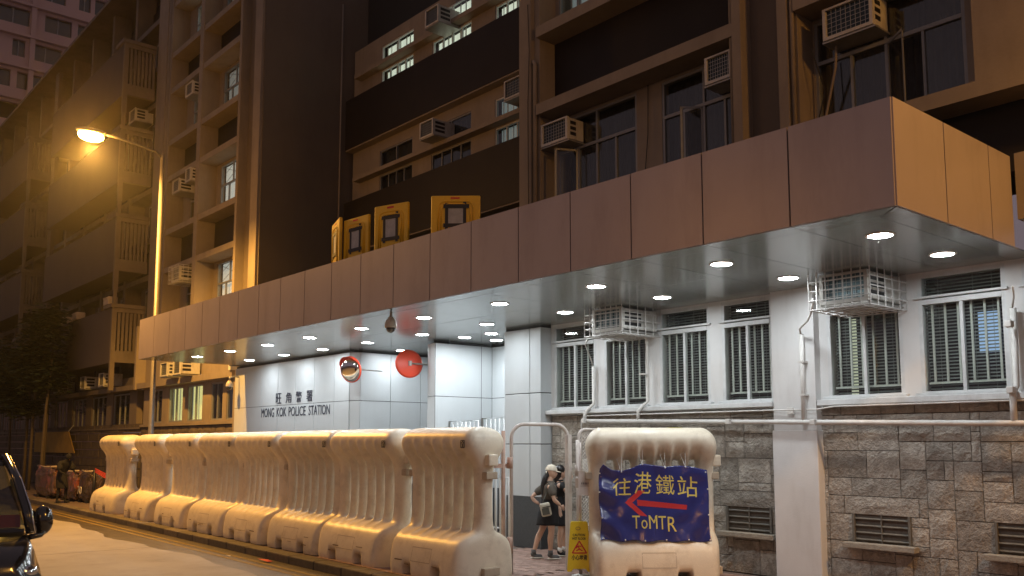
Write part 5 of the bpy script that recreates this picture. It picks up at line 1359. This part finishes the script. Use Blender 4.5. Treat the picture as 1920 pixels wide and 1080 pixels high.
def person(label, loc, rz, J, skin=M_SKIN, shirt=M_SHIRT, bottom=M_CLOTH, shoe=M_SHOE, sole=M_SOLE, skirt_z=(.93, .545), sleeves=True, socks=None, group=None, bulk=1.0, slv=.78):
    t = thing('person', label, 'person', loc, rz)
    g = J.get
    ch = [[(g('pelvis'), (.13, .10)), (g('waist'), (.105, .085)), (g('chest'), (.125, .095)), (g('neckb'), (.055, .055)), (g('neck'), (.045, .045)), (g('skull'), (.05, .05))]]
    for s in 'RL':
        ch.append([(g('pelvis'), (.13, .10)), (g('hip'+s), .088), (g('thigh'+s), .078), (g('knee'+s), .052), (g('calf'+s), .053), (g('ankle'+s), .031), (g('heel'+s), .032), (g('toe'+s), .028)])
        ch.append([(g('chest'), (.125, .095)), (g('sh'+s), .047), (g('el'+s), .034), (g('fo'+s), .033), (g('wr'+s), .021)])
    body = skin_mesh('body', ch, skin, t)
    for s in 'RL':
        w_ = Vector(g('wr'+s)); d = w_ - Vector(g('fo'+s)); skin_mesh('hand', hand_chains(w_, d, J.get('palm'+s, (0, -1 if s == 'R' else 1, .2))), skin, t, 1)
    # head with face
    hc = Vector(g('head')); tilt = Matrix.Rotation(J.get('turn', 0), 4, 'Z') @ Matrix.Rotation(J.get('nod', 0), 4, 'Y')
    hb = MB(); hb.ellip(hc, .088, .074, .108, 20, 16, M=tilt)
    for k, v in enumerate(hb.v):  # jaw and nose shaping
        q = tilt.inverted() @ (Vector(v) - hc)
        if q.z < -.02: q.x += (-.02 - q.z)*.22; q.y *= 1 + (q.z+.02)*2.6
        if q.x > .07 and abs(q.z+.012) < .03 and abs(q.y) < .022: q.x += .018*(1-abs(q.z+.02)/.035)
        hb.v[k] = tuple(hc + tilt @ q)
    hd = part('head', hb, skin, t, local=True, smooth=True, center=False)
    for s in (-1, 1):
        part('eye', MB().ellip(hc + tilt @ Vector((.082, s*.03, .008)), .006, .013, .006, 8, 6), M_INK, hd, local=True, center=False)
        part('ear', MB().ellip(hc + tilt @ Vector((-.004, s*.074, -.008)), .016, .007, .026, 10, 8), skin, hd, local=True, center=False)
    part('mouth', MB().ellip(hc + tilt @ Vector((.089, 0, -.058)), .006, .020, .005, 8, 6), mat('lips', (.35, .09, .08), .5, var=0), hd, local=True, center=False)
    # clothes
    px, py, _ = g('pelvis'); cx, cy, cz = g('chest'); wx_, wy_, wz = g('waist')
    sh = [[(g('pelvis')[:2] + (skirt_z[0]+.0,), (.150*bulk, .135*bulk)), (g('waist'), (.150*bulk, .135*bulk)), (g('chest'), (.168*bulk, .145*bulk)), (tuple(Vector(g('neckb'))-Vector((0, 0, .02))), (.112, .105)), (tuple(Vector(g('neckb'))+Vector((0, 0, .02))), (.066, .064))]]
    if sleeves:
        for s in 'RL':
            a = Vector(g('sh'+s)); b = Vector(g('el'+s)); sh.append([(g('chest'), (.168*bulk, .145*bulk)), (tuple(a), .074*bulk), (tuple(a.lerp(b, slv)), .066*bulk)])
    skin_mesh('shirt', sh, shirt, t)
    z0, z1 = skirt_z
    lx = (g('kneeR')[0] + g('kneeL')[0])/2
    part('skirt', loft([(wx_, wy_, z0+.03, .118, .102), (px, py, z0-.04, .140, .125), (px, py, z0-.14, .158, .142), (px+(lx-px)*.3, py, (z0+z1)/2, .172, .155), (px+(lx-px)*.5, py, z1+.03, .186, .165), (px+(lx-px)*.5, py, z1, .186, .165), (px+(lx-px)*.5, py, z1+.01, .176, .155)], 24), bottom, t, smooth=True, local=True, center=False)
    for s in 'RL':
        h_ = Vector(g('heel'+s)); t_ = Vector(g('toe'+s)); d = (t_-h_); d.z = 0; d.normalize(); a = math.atan2(d.y, d.x)
        M_ = Matrix.Rotation(a, 4, 'Z'); c = (h_+t_)/2
        so = MB(); so.ellip((c.x+d.x*.01, c.y+d.y*.01, .018), .125, .046, .018, 18, 6, M=M_)
        sho = skin_mesh('shoe', [[(tuple(h_+Vector((0, 0, .07))), .040), (tuple(h_+Vector((0, 0, .015))), .042), (tuple(c), .043), (tuple(t_+d*.03), .036)]], shoe, t, 1)
        part('sole', so, sole, t, local=True, smooth=True, center=False)
        if socks: k = Vector(g('ankle'+s)); part('sock', MB().tube([k+Vector((0, 0, -.03)), k+Vector((0, 0, .05))], .040, 10), socks, t, local=True, smooth=True, center=False)
    return t, hc, tilt
J1 = dict(pelvis=(0, 0, .83), waist=(.0, 0, .98), chest=(.01, 0, 1.12), neckb=(.01, 0, 1.235), neck=(.02, 0, 1.28), skull=(.035, 0, 1.34), head=(.045, 0, 1.385), nod=R(6), turn=R(-4),
    hipR=(0, -.08, .78), thighR=(.01, -.085, .62), kneeR=(.02, -.085, .44), calfR=(.0, -.085, .33), ankleR=(.0, -.085, .10), heelR=(-.02, -.085, .045), toeR=(.12, -.09, .035),
    hipL=(-.01, .08, .78), thighL=(-.04, .085, .62), kneeL=(-.10, .085, .45), calfL=(-.16, .085, .34), ankleL=(-.235, .085, .10), heelL=(-.26, .085, .045), toeL=(-.12, .09, .035),
    shR=(-.01, -.165, 1.165), elR=(.03, -.22, .955), foR=(.08, -.22, .91), wrR=(.145, -.19, .86), palmR=(0, -1, 0),
    shL=(-.01, .165, 1.165), elL=(-.24, .20, .98), foL=(-.20, .17, .92), wrL=(-.13, .12, .87), palmL=(0, 1, 0))
face_dir = 49.24 + 12
p1, hc, tl = person('young woman in cream cap, grey-brown T-shirt and black skirt with a small cream shoulder bag', (-10.86, 10.15, 0), R(face_dir), J1, socks=mat('grey_sock', (.12, .12, .12), .9, var=.1))
cap = MB(); vs = []; fs = []; n = 20; m_ = 8
for i in range(m_+1):
    th = R(90)*i/m_
    for j in range(n):
        an = 2*math.pi*j/n; vs.append(hc + tl @ Vector((.100*math.cos(th)*math.cos(an)-.006, .088*math.cos(th)*math.sin(an), .028 + .098*math.sin(th))))
for i in range(m_):
    for j in range(n): fs.append((i*n+j, i*n+(j+1) % n, (i+1)*n+(j+1) % n, (i+1)*n+j))
cap.add(vs, fs); co_ = part('cap', cap, M_CAP, p1, local=True, smooth=True, center=False)
br = MB(); vs = []; fs = []
for k in range(9):
    a = R(-62+15.5*k)
    for (r0, dz) in ((.088, .034), (.165-.05*abs(k-4)/4*1.0, .016)): vs.append(hc + tl @ Vector((math.cos(a)*r0*(1.0), math.sin(a)*.085*(1 if r0 < .1 else .95), dz)))
for k in range(8): fs.append((2*k, 2*k+1, 2*k+3, 2*k+2))
br.add(vs, fs); o = part('brim', br, M_CAP, co_, local=True, smooth=True, center=False); so = o.modifiers.new('s', 'SOLIDIFY'); so.thickness = .006
hr = skin_mesh('hair', [[(tuple(hc+Vector((-.03, 0, .0))), (.068, .078)), (tuple(hc+Vector((-.075, 0, -.03))), (.045, .05)), (tuple(hc+Vector((-.12, -.02, -.10))), (.05, .045)), (tuple(hc+Vector((-.155, -.03, -.22))), (.05, .042)), (tuple(hc+Vector((-.16, -.03, -.31))), (.038, .032)), (tuple(hc+Vector((-.165, -.03, -.375))), .012)]], M_HAIR, p1, 2)
part('cap_strap', MB().tube([hc+Vector((-.09, -.03, .02)), hc+Vector((-.10, -.03, -.04)), hc+Vector((-.085, -.035, -.08))], .010, 6), M_CAP, p1, local=True, smooth=True, center=False)
bg = thing('shoulder_bag', 'small cream shoulder bag with dark pocket on the hip of the woman in the cap', 'bag', (-10.86, 10.15, 0), R(face_dir))
part('pouch', MB().obox((-.10, -.185, .80), .082, .035, .108, rz=R(-12), ry=R(-12)), M_BAG, bg, local=True, bevel=.03, center=False)
part('front_pocket', MB().obox((-.108, -.222, .775), .058, .008, .055, rz=R(-12), ry=R(-12)), M_BAGD, bg, local=True, bevel=.01, center=False)
part('zip', MB().obox((-.10, -.224, .845), .066, .006, .006, rz=R(-12), ry=R(-12)), M_BAGD, bg, local=True, center=False)
part('strap', MB().tube([(-.15, -.175, .90), (-.12, -.16, .98), (-.02, -.10, 1.14), (.06, .05, 1.22)], .008, 6), M_BAGD, bg, local=True, smooth=True, center=False)
J2 = dict(pelvis=(0, 0, .85), waist=(.0, 0, 1.0), chest=(.01, 0, 1.13), neckb=(.01, 0, 1.24), neck=(.015, 0, 1.285), skull=(.03, 0, 1.33), head=(.035, 0, 1.375), nod=R(12), turn=R(10),
    hipR=(0, -.08, .80), thighR=(.01, -.085, .62), kneeR=(.02, -.085, .44), calfR=(.0, -.085, .33), ankleR=(.0, -.085, .10), heelR=(-.02, -.085, .045), toeR=(.12, -.10, .035),
    hipL=(0, .08, .80), thighL=(.03, .085, .62), kneeL=(.08, .085, .44), calfL=(.09, .085, .33), ankleL=(.09, .085, .10), heelL=(.07, .085, .045), toeL=(.21, .09, .035),
    shR=(.0, -.165, 1.17), elR=(.10, -.21, 1.06), foR=(.13, -.19, 1.12), wrR=(.155, -.13, 1.27), palmR=(-1, 0, 0),
    shL=(.0, .165, 1.17), elL=(.10, .21, 1.0), foL=(.16, .18, 1.06), wrL=(.19, .10, 1.2), palmL=(-1, 0, 0))
p2, hc2, tl2 = person('person in black raising a hand to the face, standing behind the woman in the cap', (-11.04, 10.55, 0), R(face_dir-8), J2, shirt=M_CLOTH, shoe=M_CLOTH, socks=M_WHITEPR, skirt_z=(.95, .50))
skin_mesh('hair', [[(tuple(hc2+Vector((-.015, 0, .125))), (.04, .04)), (tuple(hc2+Vector((-.018, 0, .08))), (.105, .095)), (tuple(hc2+Vector((-.02, 0, .03))), (.118, .105)), (tuple(hc2+Vector((-.045, 0, -.03))), (.075, .08)), (tuple(hc2+Vector((-.07, 0, -.12))), (.05, .07)), (tuple(hc2+Vector((-.08, 0, -.2))), .03)]], M_HAIR, p2, 2)
part('white_strap', MB().tube([(.03, -.13, 1.17), (.12, -.14, .95), (.16, -.15, .80)], .006, 6), M_WHITEPR, p2, local=True, smooth=True, center=False)
# dark figure by the road at the left, bending over
J3 = dict(pelvis=(0, 0, .90), waist=(.04, 0, 1.05), chest=(.14, 0, 1.20), neckb=(.20, 0, 1.33), neck=(.23, 0, 1.37), skull=(.26, 0, 1.41), head=(.27, 0, 1.44), nod=R(30), turn=0,
    hipR=(0, -.09, .85), thighR=(.01, -.10, .66), kneeR=(.03, -.10, .48), calfR=(.0, -.10, .36), ankleR=(-.03, -.10, .10), heelR=(-.04, -.10, .045), toeR=(.11, -.11, .035),
    hipL=(0, .09, .85), thighL=(.04, .10, .66), kneeL=(.10, .10, .48), calfL=(.10, .10, .36), ankleL=(.10, .10, .10), heelL=(.08, .10, .045), toeL=(.23, .10, .035),
    shR=(.12, -.19, 1.24), elR=(.22, -.26, 1.0), foR=(.27, -.25, .96), wrR=(.38, -.2, .90), shL=(.12, .19, 1.24), elL=(.24, .24, 1.0), foL=(.29, .22, .96), wrL=(.40, .16, .92))
p3, hc3, _ = person('dark silhouetted person in black standing among the wrapped barricades at the far left', (-31.0, 8.05, 0), R(25), J3, bulk=1.35, slv=1.0, skin=M_CLOTH, shirt=M_CLOTH, shoe=M_CLOTH, sole=M_CLOTH, skirt_z=(1.0, .45))  # skin takes the black cloth too, putting the silhouette's shade into the colour
skin_mesh('hair', [[(tuple(hc3+Vector((-.02, 0, .04))), (.085, .085)), (tuple(hc3+Vector((-.06, 0, -.03))), (.065, .07))]], M_HAIR, p3, 2)

# ------------------------------------------------------------------ night mist lit by the lamps
hz = bpy.data.materials.new('night_haze'); hz.use_nodes = True; N = hz.node_tree.nodes; L = hz.node_tree.links
N.remove(N['Principled BSDF']); pvn = N.new('ShaderNodeVolumePrincipled'); pvn.inputs['Color'].default_value = (.9, .88, .85, 1)
pvn.inputs['Density'].default_value = 0.0011; pvn.inputs['Anisotropy'].default_value = 0.90
L.new(pvn.outputs[0], N['Material Output'].inputs['Volume'])
o = part('haze', MB().box(-118, 46, -38, 66, -1.7, 80), hz); o['kind'] = 'stuff'
